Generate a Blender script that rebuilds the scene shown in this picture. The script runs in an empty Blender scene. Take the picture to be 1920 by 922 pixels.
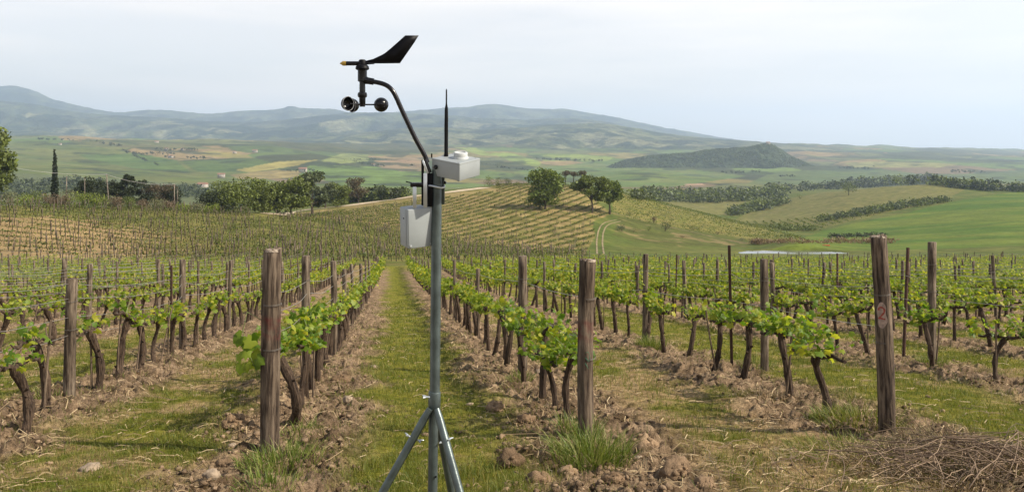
import bpy, math, random
import numpy as np
from mathutils import Vector, Matrix, Quaternion

# ------------------------------------------------------------------ camera, sky, sun, exposure
SC = bpy.context.scene
COL = SC.collection
F = 1493.0            # focal length in photo pixels (28 mm on 36 mm)
HY = 292.0            # photo row of the eye level
cam_d = bpy.data.cameras.new('camera'); cam = bpy.data.objects.new('camera', cam_d); COL.objects.link(cam)
cam_d.sensor_width = 36; cam_d.lens = 28.0
cam_d.shift_y = -(461 - HY) / 1920.0
cam_d.clip_start = 0.05; cam_d.clip_end = 40000
cam.location = (0, 0, 0); cam.rotation_euler = (math.radians(90), 0, 0)
SC.camera = cam

SUN_AZ, SUN_EL = 103.0, 41.0       # degrees: azimuth clockwise from the view direction, elevation
W = bpy.data.worlds.new('World'); SC.world = W; W.use_nodes = True
wt = W.node_tree; wt.nodes.clear()
wo = wt.nodes.new('ShaderNodeOutputWorld'); wb = wt.nodes.new('ShaderNodeBackground')
sky = wt.nodes.new('ShaderNodeTexSky'); sky.sky_type = 'NISHITA'; sky.sun_disc = False
sky.sun_elevation = math.radians(SUN_EL); sky.sun_rotation = math.radians(SUN_AZ)
sky.altitude = 300; sky.air_density = 1.0; sky.dust_density = 2.0; sky.ozone_density = 1.0
# thin high cirrus veil: pale streaks mixed into the sky
wtc = wt.nodes.new('ShaderNodeTexCoord'); wmp = wt.nodes.new('ShaderNodeMapping'); wmp.inputs['Scale'].default_value = (1.2, 1.2, 9)
wn = wt.nodes.new('ShaderNodeTexNoise'); wn.inputs['Scale'].default_value = 1.6; wn.inputs['Detail'].default_value = 7
wr = wt.nodes.new('ShaderNodeMapRange'); wr.inputs[1].default_value = 0.42; wr.inputs[2].default_value = 0.8
wr.inputs[3].default_value = 0.60; wr.inputs[4].default_value = 1.0
wm = wt.nodes.new('ShaderNodeMixRGB'); wm.inputs['Color2'].default_value = (10.0, 8.95, 7.95, 1)
wt.links.new(wtc.outputs['Generated'], wmp.inputs[0]); wt.links.new(wmp.outputs[0], wn.inputs[0])
wt.links.new(wn.outputs[0], wr.inputs[0]); wsp = wt.nodes.new('ShaderNodeSeparateXYZ'); wt.links.new(wtc.outputs['Generated'], wsp.inputs[0])
we = wt.nodes.new('ShaderNodeMapRange'); we.interpolation_type = 'SMOOTHSTEP'; we.inputs[1].default_value = 0.05; we.inputs[2].default_value = 0.75; we.inputs[3].default_value = 1.0; we.inputs[4].default_value = 0.18
wt.links.new(wsp.outputs[2], we.inputs[0]); wmu = wt.nodes.new('ShaderNodeMath'); wmu.operation = 'MULTIPLY'
wt.links.new(wr.outputs[0], wmu.inputs[0]); wt.links.new(we.outputs[0], wmu.inputs[1]); wt.links.new(wmu.outputs[0], wm.inputs['Fac'])
wt.links.new(sky.outputs[0], wm.inputs['Color1']); wt.links.new(wm.outputs[0], wb.inputs[0])
wb.inputs[1].default_value = 0.107
wt.links.new(wb.outputs[0], wo.inputs[0])

sd = bpy.data.lights.new('sun', 'SUN'); so = bpy.data.objects.new('sun', sd); COL.objects.link(so)
sd.energy = 5.0; sd.angle = math.radians(0.5); sd.color = (1.0, 0.90, 0.76)
sdir = Vector((math.sin(math.radians(SUN_AZ)) * math.cos(math.radians(SUN_EL)),
               math.cos(math.radians(SUN_AZ)) * math.cos(math.radians(SUN_EL)), math.sin(math.radians(SUN_EL))))
so.rotation_euler = sdir.to_track_quat('Z', 'Y').to_euler(); so.location = (30, -10, 60)
SC.view_settings.view_transform = 'Standard'; SC.view_settings.look = 'None'
SC.view_settings.exposure = 0.55; SC.view_settings.gamma = 1.0; SC.view_settings.use_curve_mapping = False
SC.cycles.max_bounces = 6; SC.cycles.transparent_max_bounces = 4; SC.cycles.volume_bounces = 1

# ------------------------------------------------------------------ numpy helpers
RNG = np.random.default_rng(7)
random.seed(7)

def hash2(ix, iy, seed):
    h = (ix.astype(np.int64) * 374761393 + iy.astype(np.int64) * 668265263 + seed * 974634533) & 0xffffffff
    h = ((h ^ (h >> 13)) * 1274126177) & 0xffffffff
    h = h ^ (h >> 16)
    return (h & 0xffff) / 65535.0

def vnoise(x, y, seed=0):
    x = np.asarray(x, float); y = np.asarray(y, float)
    ix = np.floor(x); iy = np.floor(y); fx = x - ix; fy = y - iy
    fx = fx * fx * (3 - 2 * fx); fy = fy * fy * (3 - 2 * fy)
    a = hash2(ix, iy, seed); b = hash2(ix + 1, iy, seed); c = hash2(ix, iy + 1, seed); d = hash2(ix + 1, iy + 1, seed)
    return (a * (1 - fx) + b * fx) * (1 - fy) + (c * (1 - fx) + d * fx) * fy

def fbm(x, y, seed=0, oct=4, gain=0.5):
    s = 0; a = 1; t = 0
    for i in range(oct):
        s = s + a * vnoise(x, y, seed + i * 17); t += a; a *= gain
        x = x * 2.03 + 11.3; y = y * 2.03 + 5.7
    return s / t

def sstep(a, b, x):
    t = np.clip((x - a) / (b - a), 0, 1); return t * t * (3 - 2 * t)

def pchip(x, y, xq):
    x = np.asarray(x, float); y = np.asarray(y, float)
    h = np.diff(x); d = np.diff(y) / h
    m = np.zeros(len(x))
    for i in range(1, len(x) - 1):
        if d[i - 1] * d[i] > 0:
            w1 = 2 * h[i] + h[i - 1]; w2 = h[i] + 2 * h[i - 1]
            m[i] = (w1 + w2) / (w1 / d[i - 1] + w2 / d[i])
    m[0] = d[0]; m[-1] = d[-1]
    xq = np.clip(xq, x[0], x[-1]); k = np.clip(np.searchsorted(x, xq) - 1, 0, len(x) - 2)
    t = (xq - x[k]) / h[k]
    return ((1 + 2 * t) * (1 - t) ** 2 * y[k] + t * (1 - t) ** 2 * h[k] * m[k]
            + t * t * (3 - 2 * t) * y[k + 1] + t * t * (t - 1) * h[k] * m[k + 1])

def inpoly(px, py, poly):
    r = np.zeros(px.shape, bool); n = len(poly)
    for i in range(n):
        x0, y0 = poly[i]; x1, y1 = poly[(i + 1) % n]
        if y0 == y1: continue
        c = ((y0 > py) != (y1 > py)) & (px < (x1 - x0) * (py - y0) / (y1 - y0) + x0)
        r ^= c
    return r

# ------------------------------------------------------------------ terrain
HC = 1.70             # eye height above the slope
SLOPE = (487 - HY) / F     # the vineyard falls away from the camera
ROWDIR = -0.151       # dx/dy of the vine rows
TY = [20, 40, 60, 80, 90, 105, 122, 140, 160, 185, 210, 235, 260, 285, 320, 370, 430, 520, 640, 800, 1000, 1300, 1700, 2200, 2800, 3600, 4600, 6000]
TAB = {
    -700: [614, 549, 518, 497, 477, 443, 405, 384, 384, 390, 397, 401, 403, 404, 402, 396, 386, 372, 356, 338, 323, 306, 285, 264, 256, 260, 260, 260],
    0:    [614, 549, 520, 500, 480, 446, 408, 386, 385, 392, 399, 403, 405, 406, 404, 398, 388, 374, 358, 340, 325, 308, 287, 266, 258, 262, 262, 262],
    250:  [614, 550, 522, 503, 488, 461, 432, 408, 392, 388, 394, 400, 403, 404, 404, 400, 392, 380, 366, 352, 338, 320, 298, 270, 262, 264, 264, 264],
    480:  [614, 550, 523, 504, 492, 473, 451, 428, 408, 398, 400, 404, 406, 406, 405, 402, 396, 386, 374, 362, 348, 328, 303, 280, 268, 268, 268, 268],
    620:  [614, 550, 523, 505, 494, 478, 460, 441, 422, 409, 400, 390, 386, 383, 388, 394, 396, 390, 378, 364, 348, 330, 308, 290, 276, 270, 270, 270],
    740:  [614, 550, 524, 506, 497, 484, 469, 452, 434, 414, 398, 385, 375, 369, 372, 380, 386, 384, 376, 366, 352, 336, 316, 298, 282, 272, 270, 270],
    850:  [614, 550, 524, 506, 498, 488, 476, 462, 445, 420, 398, 379, 363, 355, 356, 364, 372, 374, 370, 362, 352, 338, 320, 302, 286, 274, 270, 270],
    960:  [614, 550, 524, 507, 499, 490, 480, 467, 450, 424, 400, 378, 360, 349, 346, 354, 364, 370, 368, 362, 353, 340, 324, 306, 290, 276, 270, 270],
    1100: [614, 550, 524, 508, 500, 492, 484, 474, 458, 436, 412, 391, 372, 357, 349, 352, 362, 370, 369, 362, 353, 340, 325, 308, 292, 278, 270, 270],
    1200: [614, 550, 524, 508, 501, 494, 487, 479, 470, 456, 438, 418, 400, 385, 373, 371, 376, 378, 371, 362, 353, 341, 326, 310, 295, 280, 272, 270],
    1300: [614, 551, 525, 508, 502, 495, 489, 482, 475, 465, 452, 436, 420, 406, 397, 399, 402, 392, 379, 367, 356, 343, 328, 312, 297, 282, 274, 270],
    1400: [614, 551, 525, 508, 502, 496, 490, 484, 478, 470, 460, 447, 435, 425, 421, 425, 418, 402, 382, 367, 357, 343, 328, 313, 298, 283, 275, 270],
    1500: [614, 551, 525, 508, 502, 496, 490, 484, 481, 457, 450, 447, 446, 443, 436, 424, 410, 390, 370, 361, 355, 344, 330, 314, 299, 284, 276, 272],
    1600: [614, 551, 525, 508, 502, 496, 490, 484, 479, 467, 458, 452, 447, 441, 430, 414, 396, 374, 356, 358, 355, 346, 332, 316, 300, 286, 278, 274],
    1750: [614, 551, 525, 508, 502, 495, 488, 481, 474, 464, 455, 446, 437, 428, 416, 400, 384, 364, 346, 350, 352, 345, 332, 317, 302, 290, 282, 278],
    1920: [614, 551, 525, 508, 501, 493, 485, 477, 468, 457, 446, 434, 422, 412, 400, 386, 375, 365, 357, 357, 356, 347, 335, 320, 306, 295, 287, 283],
    2700: [614, 551, 525, 508, 500, 491, 482, 472, 461, 449, 437, 425, 413, 403, 391, 378, 368, 360, 354, 355, 355, 347, 336, 322, 309, 298, 290, 286],
}
_cols = sorted(TAB); NP, NS = 341, 700
_pxq = np.linspace(-700, 2700, NP); _sq = np.linspace(math.log(20), math.log(6000), NS)
_t1 = np.array([pchip(np.log(TY), TAB[c], _sq) for c in _cols])
_T = np.array([pchip(_cols, _t1[:, j], _pxq) for j in range(NS)]).T
POND = (61.5, 174.0, 11.5, 5.2, -21.3)

def macro(x, y):
    x = np.asarray(x, float); y = np.asarray(y, float)
    yy = np.maximum(y, 0.5)
    px = np.clip(960 + F * x / yy, -700, 2700)
    s = np.clip(np.log(yy), _sq[0], _sq[-1])
    a = (px + 700) / 3400 * (NP - 1); b = (s - _sq[0]) / (_sq[-1] - _sq[0]) * (NS - 1)
    i = np.clip(a.astype(int), 0, NP - 2); j = np.clip(b.astype(int), 0, NS - 2); fa = a - i; fb = b - j
    py = (_T[i, j] * (1 - fa) + _T[i + 1, j] * fa) * (1 - fb) + (_T[i, j + 1] * (1 - fa) + _T[i + 1, j + 1] * fa) * fb
    zt = -(py - HY) / F * yy
    zp = -HC - SLOPE * y
    w = sstep(20, 40, y)
    z = zp * (1 - w) + zt * w
    # pond hollow
    e = np.sqrt(((x - POND[0]) / POND[2]) ** 2 + ((y - POND[1]) / POND[3]) ** 2)
    wp = 1 - sstep(1.0, 1.5, e)
    z = z * (1 - wp) + np.where(e < 1.12, POND[4] - 1.2 * (1 - sstep(0.8, 1.12, e)) + 0.15, POND[4] + 0.25) * wp
    return z

# vine rows: perpendicular offset (measured along x at y = 0), start and end distance
ROWS = []
def rc(k):
    if k < 0: return {-1: -1.05, -2: -3.92, -3: -6.85}.get(k, -6.85 + (k + 3) * 2.9)
    return {1: 1.83, 2: 4.95, 3: 8.55}.get(k, 8.55 + (k - 3) * 3.0)
for k in list(range(-17, 0)) + list(range(1, 29)):
    c = rc(k)
    y0 = {-1: 7.0, 1: 7.5, 2: 7.7, -2: 6.6, 3: 8.3}.get(k, 8.0)
    y1 = 84.0 if k < 0 else min(96.0, 85 + k)
    ROWS.append((k, c, y0, y1))
ROWC = np.array([r[1] for r in ROWS])
def row_x(k, y):
    c = rc(k)
    if k == 2: c += 0.35 * (np.clip((y - 8) / 6, 0, 1) - 0.5)
    return c + ROWDIR * y

def rowdist(x, y):
    c = np.asarray(x, float) - ROWDIR * np.asarray(y, float)
    sh = np.sort(ROWC); k = np.clip(np.searchsorted(sh, c), 1, len(sh) - 1)
    return np.minimum(np.abs(c - sh[k - 1]), np.abs(c - sh[k])), c

def soilw(x, y):
    d, c = rowdist(x, y)
    n = fbm(x * 1.1, y * 1.1, 31, 3)
    return (1 - sstep(0.42, 1.08, d + (n - 0.5) * 1.1)) * (1 - sstep(70, 90, np.asarray(y, float)))

def relief(x, y):
    y = np.asarray(y, float)
    m = (1 - sstep(30, 60, y))
    sw = soilw(x, y)
    n = fbm(x * 6, y * 6, 3, 4, 0.6); n2 = fbm(x * 2.2, y * 2.2, 9, 3)
    n4 = fbm(x * 17, y * 17, 77, 2, .6)
    return m * (sw * (0.005 + 0.22 * (n - 0.5) + 0.08 * (n2 - .5) + 0.10 * (n4 - .5)) + 0.05 * (n2 - 0.5) + 0.015 * (n - .5))

def H(x, y): return macro(x, y) + relief(x, y)
def h1(x, y): return float(H(np.array([x]), np.array([y]))[0])

def ground_at(px, py, ymin=30.0):
    ys = np.exp(np.linspace(math.log(ymin), math.log(6000), 4000))
    xs = (px - 960) / F * ys
    z = macro(xs, ys); pp = HY - F * z / ys
    i = int(np.argmax(pp <= py)) if np.any(pp <= py) else int(np.argmin(pp))
    return float(xs[i]), float(ys[i]), float(z[i])

# ------------------------------------------------------------------ mesh helpers
def mesh_np(name, V, Fc, mat=None, smooth=False, col=None, uvs=None):
    """Fc: (n,3) or (n,4) int array or list of such arrays"""
    me = bpy.data.meshes.new(name)
    fl = Fc if isinstance(Fc, list) else [Fc]
    fl = [np.asarray(f, np.int32) for f in fl if len(f)]
    V = np.asarray(V, np.float32)
    me.vertices.add(len(V)); me.vertices.foreach_set('co', V.ravel())
    nl = sum(f.size for f in fl); nf = sum(len(f) for f in fl)
    me.loops.add(nl); me.polygons.add(nf)
    me.loops.foreach_set('vertex_index', np.concatenate([f.ravel() for f in fl]))
    starts = []; o = 0
    for f in fl:
        starts.append(o + np.arange(len(f)) * f.shape[1]); o += f.size
    me.polygons.foreach_set('loop_start', np.concatenate(starts).astype(np.int32))
    me.update(calc_edges=True)
    if smooth: me.polygons.foreach_set('use_smooth', np.ones(nf, bool))
    if col is not None:
        a = me.color_attributes.new('Col', 'FLOAT_COLOR', 'POINT')
        c4 = np.ones((len(V), 4), np.float32); c4[:, :3] = col
        a.data.foreach_set('color', c4.ravel())
    if mat: me.materials.append(mat)
    return me

def link(name, me, parent=None, loc=None, rotz=None):
    o = bpy.data.objects.new(name, me); COL.objects.link(o)
    if parent is not None: o.parent = parent
    if loc is not None: o.location = loc
    if rotz is not None: o.rotation_euler = (0, 0, rotz)
    return o

def empty(name, loc=(0, 0, 0), rotz=0.0):
    o = bpy.data.objects.new(name, None); COL.objects.link(o); o.location = loc; o.rotation_euler = (0, 0, rotz)
    o.empty_display_size = 0.1
    return o

def tag(o, label=None, cat=None, group=None, kind=None):
    if label: o['label'] = label
    if cat: o['category'] = cat
    if group: o['group'] = group
    if kind: o['kind'] = kind
    return o

class MB:
    """collects geometry for one mesh"""
    def __init__(s): s.V = []; s.F3 = []; s.F4 = []; s.C = []; s.n = 0; s.ng = []
    def add(s, V, F, col=None):
        V = np.asarray(V, float).reshape(-1, 3); b = s.n
        s.V.append(V); s.n += len(V)
        s.C.append(np.tile(np.array(col if col is not None else (1, 1, 1), float), (len(V), 1)) if col is None or np.ndim(col) == 1 else np.asarray(col))
        F = np.asarray(F)
        if F.ndim == 2 and F.shape[1] == 3: s.F3.append(F + b)
        elif F.ndim == 2: s.F4.append(F + b)
        return s
    def poly(s, pts):
        """fan polygon (convex)"""
        n = len(pts); s.add(pts, [(0, i, i + 1) for i in range(1, n - 1)])
    def tube(s, path, rad, n=8, cap=True, tw=0.0):
        P = np.asarray(path, float); m = len(P); R = np.broadcast_to(np.asarray(rad, float), (m,)) if np.ndim(rad) < 2 else rad
        T = np.gradient(P, axis=0); T /= np.linalg.norm(T, axis=1)[:, None] + 1e-12
        up = np.array([0, 0, 1.0]) if abs(T[0][2]) < 0.9 else np.array([0, 1.0, 0])
        V = []; a = np.arange(n) * 2 * math.pi / n
        for i in range(m):
            u = np.cross(up, T[i]); u /= np.linalg.norm(u); w = np.cross(T[i], u); up = w if abs(T[i] @ w) < .9 else up
            V.append(P[i] + R[i] * (np.cos(a)[:, None] * u + np.sin(a)[:, None] * w))
        V = np.concatenate(V); Fq = []
        for i in range(m - 1):
            for j in range(n):
                k = (j + 1) % n; Fq.append((i * n + j, i * n + k, (i + 1) * n + k, (i + 1) * n + j))
        b = s.n; s.add(V, Fq)
        if cap:
            c0 = s.n; s.add([P[0], P[-1]], np.zeros((0, 3), int))
            t = []
            for j in range(n):
                k = (j + 1) % n; t += [(c0, b + k, b + j), (c0 + 1, b + (m - 1) * n + j, b + (m - 1) * n + k)]
            s.F3.append(np.array(t))
        return s
    def lathe(s, prof, n=16, M=None):
        """prof: (r,z) list, axis z"""
        a = np.arange(n) * 2 * math.pi / n; V = []
        for r, z in prof: V.append(np.stack([r * np.cos(a), r * np.sin(a), np.full(n, z)], 1))
        V = np.concatenate(V)
        Fq = [(i * n + j, i * n + (j + 1) % n, (i + 1) * n + (j + 1) % n, (i + 1) * n + j) for i in range(len(prof) - 1) for j in range(n)]
        if M is not None: V = xf(V, M)
        return s.add(V, Fq)
    def box(s, cx, cy, cz, sx, sy, sz, bev=0.0, M=None):
        hx, hy, hz = sx / 2, sy / 2, sz / 2
        if bev <= 0:
            V = [(x, y, z) for z in (-hz, hz) for x, y in ((-hx, -hy), (hx, -hy), (hx, hy), (-hx, hy))]
            Fq = [(3, 2, 1, 0), (4, 5, 6, 7), (0, 1, 5, 4), (1, 2, 6, 5), (2, 3, 7, 6), (3, 0, 4, 7)]
            V = np.array(V)
        else:
            b = bev; ring = []
            for (ox, oy, qa) in ((hx - b, hy - b, 0), (-hx + b, hy - b, 90), (-hx + b, -hy + b, 180), (hx - b, -hy + b, 270)):
                for t in (0, 30, 60, 90):
                    q = math.radians(qa + t); ring.append((ox, oy, math.cos(q), math.sin(q)))
            V = []
            lv = [(-hz, 0.0), (-hz + b * .3, b * .7), (-hz + b, b), (hz - b, b), (hz - b * .3, b * .7), (hz, 0.0)]
            for z, rr in lv: V += [(ox + cx_ * rr, oy + sy_ * rr, z) for ox, oy, cx_, sy_ in ring]
            n = len(ring); V = np.array(V)
            Fq = [(i * n + j, i * n + (j + 1) % n, (i + 1) * n + (j + 1) % n, (i + 1) * n + j) for i in range(len(lv) - 1) for j in range(n)]
            V = V + np.array([cx, cy, cz])
            if M is not None: V = xf(V, M)
            bs = s.n; s.add(V, Fq)
            top = (len(lv) - 1) * n
            s.F3.append(np.array([(bs + top, bs + top + i, bs + top + i + 1) for i in range(1, n - 1)] + [(bs, bs + i + 1, bs + i) for i in range(1, n - 1)]))
            return s
        V = V + np.array([cx, cy, cz])
        if M is not None: V = xf(V, M)
        return s.add(V, Fq)
    def mesh(s, name, mat, smooth=False, col=False):
        V = np.concatenate(s.V)
        fl = []
        if s.F3: fl.append(np.concatenate(s.F3))
        if s.F4: fl.append(np.concatenate(s.F4))
        me = mesh_np(name, V, fl, mat, False, np.concatenate(s.C) if col else None)
        if smooth:
            me.polygons.foreach_set('use_smooth', np.ones(len(me.polygons), bool))
            try: me.set_sharp_from_angle(angle=math.radians(40))
            except Exception: pass
        return me
    def build(s, name, mat, parent=None, smooth=False, col=False):
        return link(name, s.mesh(name, mat, smooth, col), parent)

def xf(V, M):
    M = np.array(M); V = np.asarray(V, float)
    return V @ M[:3, :3].T + M[:3, 3]

# ------------------------------------------------------------------ materials
def nt(name):
    m = bpy.data.materials.new(name); m.use_nodes = True; t = m.node_tree; t.nodes.clear()
    o = t.nodes.new('ShaderNodeOutputMaterial'); return m, t, o
def nd(t, ty, **kw):
    n = t.nodes.new(ty)
    for k, v in kw.items():
        if k in n.inputs: n.inputs[k].default_value = v
        else: setattr(n, k, v)
    return n
def ramp(t, stops):
    r = t.nodes.new('ShaderNodeValToRGB'); e = r.color_ramp.elements
    while len(e) < len(stops): e.new(0.5)
    for i, (p, c) in enumerate(stops): e[i].position = p; e[i].color = (*c, 1)
    return r

def mat_simple(name, c, rough=0.6, metal=0.0, spec=0.5, nscale=40, var=0.12, bump=0.0, bscale=60):
    m, t, o = nt(name); b = nd(t, 'ShaderNodeBsdfPrincipled', Roughness=rough, Metallic=metal); b.inputs['Specular IOR Level'].default_value = spec
    tc = nd(t, 'ShaderNodeTexCoord'); n = nd(t, 'ShaderNodeTexNoise', Scale=nscale, Detail=5.0)
    r = ramp(t, [(0.3, tuple(v * (1 - var) for v in c)), (0.7, tuple(min(1, v * (1 + var)) for v in c))])
    t.links.new(tc.outputs['Object'], n.inputs['Vector']); t.links.new(n.outputs[0], r.inputs[0]); t.links.new(r.outputs[0], b.inputs['Base Color'])
    if bump:
        n2 = nd(t, 'ShaderNodeTexNoise', Scale=bscale, Detail=6.0); bp = nd(t, 'ShaderNodeBump', Strength=bump, Distance=0.02)
        t.links.new(tc.outputs['Object'], n2.inputs['Vector']); t.links.new(n2.outputs[0], bp.inputs['Height']); t.links.new(bp.outputs[0], b.inputs['Normal'])
    t.links.new(b.outputs[0], o.inputs[0]); return m

def mat_wood(name, dark, light, scale=14, stain=None):
    m, t, o = nt(name); b = nd(t, 'ShaderNodeBsdfPrincipled', Roughness=0.85); b.inputs['Specular IOR Level'].default_value = 0.2
    tc = nd(t, 'ShaderNodeTexCoord'); oi = nd(t, 'ShaderNodeObjectInfo')
    mp = nd(t, 'ShaderNodeMapping'); mp.inputs['Scale'].default_value = (scale, scale, scale * 0.09)
    ad = nd(t, 'ShaderNodeVectorMath', operation='ADD')
    t.links.new(tc.outputs['Object'], ad.inputs[0]); t.links.new(oi.outputs['Location'], ad.inputs[1]); t.links.new(ad.outputs[0], mp.inputs[0])
    n = nd(t, 'ShaderNodeTexNoise', Scale=2.2, Detail=9.0, Roughness=0.65); t.links.new(mp.outputs[0], n.inputs[0])
    n3 = nd(t, 'ShaderNodeTexNoise', Scale=2.5, Detail=3.0); t.links.new(ad.outputs[0], n3.inputs[0])
    mid = tuple((a + c) / 2 for a, c in zip(dark, light))
    r = ramp(t, [(0.34, tuple(v * 0.45 for v in dark)), (0.42, dark), (0.55, mid), (0.72, light)])  # darkest stop paints shade in the cracks into the wood colour
    t.links.new(n.outputs[0], r.inputs[0])
    mx = nd(t, 'ShaderNodeMixRGB', blend_type='MULTIPLY'); mx.inputs[0].default_value = 1.0
    r3 = ramp(t, [(0.35, (0.6, 0.56, 0.52)), (0.65, (1.15, 1.12, 1.08))]); t.links.new(n3.outputs[0], r3.inputs[0])
    t.links.new(r.outputs[0], mx.inputs[1]); t.links.new(r3.outputs[0], mx.inputs[2])
    last = mx
    if stain:   # red paint smear at height z0..z1
        z0, z1, sc = stain
        sp = nd(t, 'ShaderNodeSeparateXYZ'); t.links.new(tc.outputs['Object'], sp.inputs[0])
        mr = nd(t, 'ShaderNodeMapRange'); mr.interpolation_type = 'SMOOTHSTEP'
        ab = nd(t, 'ShaderNodeMath', operation='SUBTRACT'); ab.inputs[1].default_value = (z0 + z1) / 2
        ab2 = nd(t, 'ShaderNodeMath', operation='ABSOLUTE'); t.links.new(sp.outputs[2], ab.inputs[0]); t.links.new(ab.outputs[0], ab2.inputs[0])
        t.links.new(ab2.outputs[0], mr.inputs[0]); mr.inputs[1].default_value = (z1 - z0) / 2; mr.inputs[2].default_value = (z1 - z0) / 4; mr.inputs[3].default_value = 0; mr.inputs[4].default_value = 1
        mu = nd(t, 'ShaderNodeMath', operation='MULTIPLY'); t.links.new(mr.outputs[0], mu.inputs[0])
        n5 = nd(t, 'ShaderNodeTexNoise', Scale=9.0, Detail=5.0); t.links.new(tc.outputs['Object'], n5.inputs[0])
        r5 = ramp(t, [(0.4, (0, 0, 0)), (0.62, (.8, .8, .8))]); t.links.new(n5.outputs[0], r5.inputs[0]); t.links.new(r5.outputs[0], mu.inputs[1])
        m2 = nd(t, 'ShaderNodeMixRGB'); m2.inputs[2].default_value = (*sc, 1)
        t.links.new(mu.outputs[0], m2.inputs[0]); t.links.new(mx.outputs[0], m2.inputs[1]); last = m2
    bp = nd(t, 'ShaderNodeBump', Strength=0.9, Distance=0.02); t.links.new(n.outputs[0], bp.inputs['Height'])
    t.links.new(bp.outputs[0], b.inputs['Normal']); t.links.new(last.outputs[0], b.inputs['Base Color']); t.links.new(b.outputs[0], o.inputs[0]); return m

def mat_leaf(name, stops, trans=0.45, rough=0.5, obj=False, tcol=1.5):
    m, t, o = nt(name)
    if obj:
        g = nd(t, 'ShaderNodeObjectInfo'); rnd = g.outputs['Random']
    else:
        g = nd(t, 'ShaderNodeNewGeometry'); rnd = g.outputs['Random Per Island']
    r = ramp(t, stops); t.links.new(rnd, r.inputs[0])
    b = nd(t, 'ShaderNodeBsdfPrincipled', Roughness=rough); b.inputs['Specular IOR Level'].default_value = 0.35
    tr = nd(t, 'ShaderNodeBsdfTranslucent'); mx = nd(t, 'ShaderNodeMixShader'); mx.inputs[0].default_value = trans
    h = nd(t, 'ShaderNodeMixRGB', blend_type='MULTIPLY'); h.inputs[0].default_value = 1; h.inputs[2].default_value = (tcol, tcol * 1.0, tcol * .5, 1)
    t.links.new(r.outputs[0], b.inputs['Base Color']); t.links.new(r.outputs[0], h.inputs[1]); t.links.new(h.outputs[0], tr.inputs[0])
    t.links.new(b.outputs[0], mx.inputs[1]); t.links.new(tr.outputs[0], mx.inputs[2]); t.links.new(mx.outputs[0], o.inputs[0]); return m

def mat_attr(name, s1, s2, var=0.35, bump=0.0, bdist=0.05, rough=0.95, coords='Object'):
    """vertex colours give the kind of ground; noise at two scales gives grain"""
    m, t, o = nt(name); b = nd(t, 'ShaderNodeBsdfPrincipled', Roughness=rough); b.inputs['Specular IOR Level'].default_value = 0.1
    at = nd(t, 'ShaderNodeAttribute', attribute_name='Col'); tc = nd(t, 'ShaderNodeTexCoord')
    n1 = nd(t, 'ShaderNodeTexNoise', Scale=s1, Detail=8.0, Roughness=0.65); n2 = nd(t, 'ShaderNodeTexNoise', Scale=s2, Detail=6.0, Roughness=0.7)
    for n in (n1, n2): t.links.new(tc.outputs[coords], n.inputs['Vector'])
    a = nd(t, 'ShaderNodeMath', operation='ADD'); t.links.new(n1.outputs[0], a.inputs[0]); t.links.new(n2.outputs[0], a.inputs[1])
    mr = nd(t, 'ShaderNodeMapRange'); mr.inputs[1].default_value = 0.72; mr.inputs[2].default_value = 1.28; mr.inputs[3].default_value = 1 - var; mr.inputs[4].default_value = 1 + var
    t.links.new(a.outputs[0], mr.inputs[0])
    vm = nd(t, 'ShaderNodeVectorMath', operation='SCALE'); t.links.new(at.outputs['Color'], vm.inputs[0]); t.links.new(mr.outputs[0], vm.inputs['Scale'])
    t.links.new(vm.outputs[0], b.inputs['Base Color'])
    if bump:
        bp = nd(t, 'ShaderNodeBump', Strength=bump, Distance=bdist); t.links.new(a.outputs[0], bp.inputs['Height']); t.links.new(bp.outputs[0], b.inputs['Normal'])
    t.links.new(b.outputs[0], o.inputs[0]); return m

M_ground = mat_attr('vineyard_earth', 16, 70, 0.70, 1.0, 0.04)  # strong noise contrast paints the shade of soil crevices into the earth colour
M_hill = mat_attr('field_grass', 0.6, 0.12, 0.38, 0.5, 0.4)
M_valley = mat_attr('valley_fields', 0.05, 0.012, 0.40, 0.5, 4)
M_mount = mat_attr('mountain_woods', 0.022, 0.005, 0.85, 1.0, 40)
M_clod = mat_attr('earth_clod', 20, 90, 0.4, 0.8, 0.02)
M_stone = mat_simple('pale_stone', (0.25, 0.19, 0.13), 0.9, nscale=18, var=0.3, bump=0.6, bscale=30)
M_post = mat_wood('weathered_post_wood', (0.066, 0.050, 0.037), (0.26, 0.215, 0.160))
M_post_red = mat_wood('weathered_wood_with_red_paint', (0.058, 0.042, 0.031), (0.25, 0.20, 0.148), stain=(1.0, 1.26, (0.11, 0.022, 0.018)))
M_post_dark = mat_wood('dark_cracked_wood', (0.045, 0.033, 0.025), (0.27, 0.21, 0.15))
M_bark = mat_wood('vine_bark', (0.035, 0.024, 0.017), (0.13, 0.092, 0.062), 30)
M_stake = mat_wood('grey_stake_wood', (0.10, 0.075, 0.055), (0.26, 0.2, 0.14), 30)
M_rust = mat_simple('rusty_steel', (0.075, 0.038, 0.027), 0.8, 0.2, nscale=25, var=0.4)
M_wire = mat_simple('galvanised_wire', (0.36, 0.335, 0.30), 0.45, 0.7)
M_tie = mat_simple('dull_tie_wire', (0.14, 0.125, 0.105), 0.6, 0.4)
M_leaf = mat_leaf('vine_leaf', [(0.0, (0.08, 0.135, 0.012)), (0.4, (0.16, 0.225, 0.02)), (0.75, (0.27, 0.305, 0.03)), (1.0, (0.40, 0.36, 0.045))], 0.5)
M_leafhill = mat_leaf('hill_vine_leaf', [(0.0, (0.05, 0.075, 0.012)), (0.6, (0.10, 0.125, 0.02)), (1.0, (0.17, 0.18, 0.035))], 0.35)
M_leafo = mat_leaf('vine_leaf_single', [(0.0, (0.07, 0.14, 0.012)), (0.5, (0.15, 0.225, 0.02)), (0.85, (0.26, 0.30, 0.03)), (1.0, (0.38, 0.36, 0.045))], 0.5, obj=True)
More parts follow.
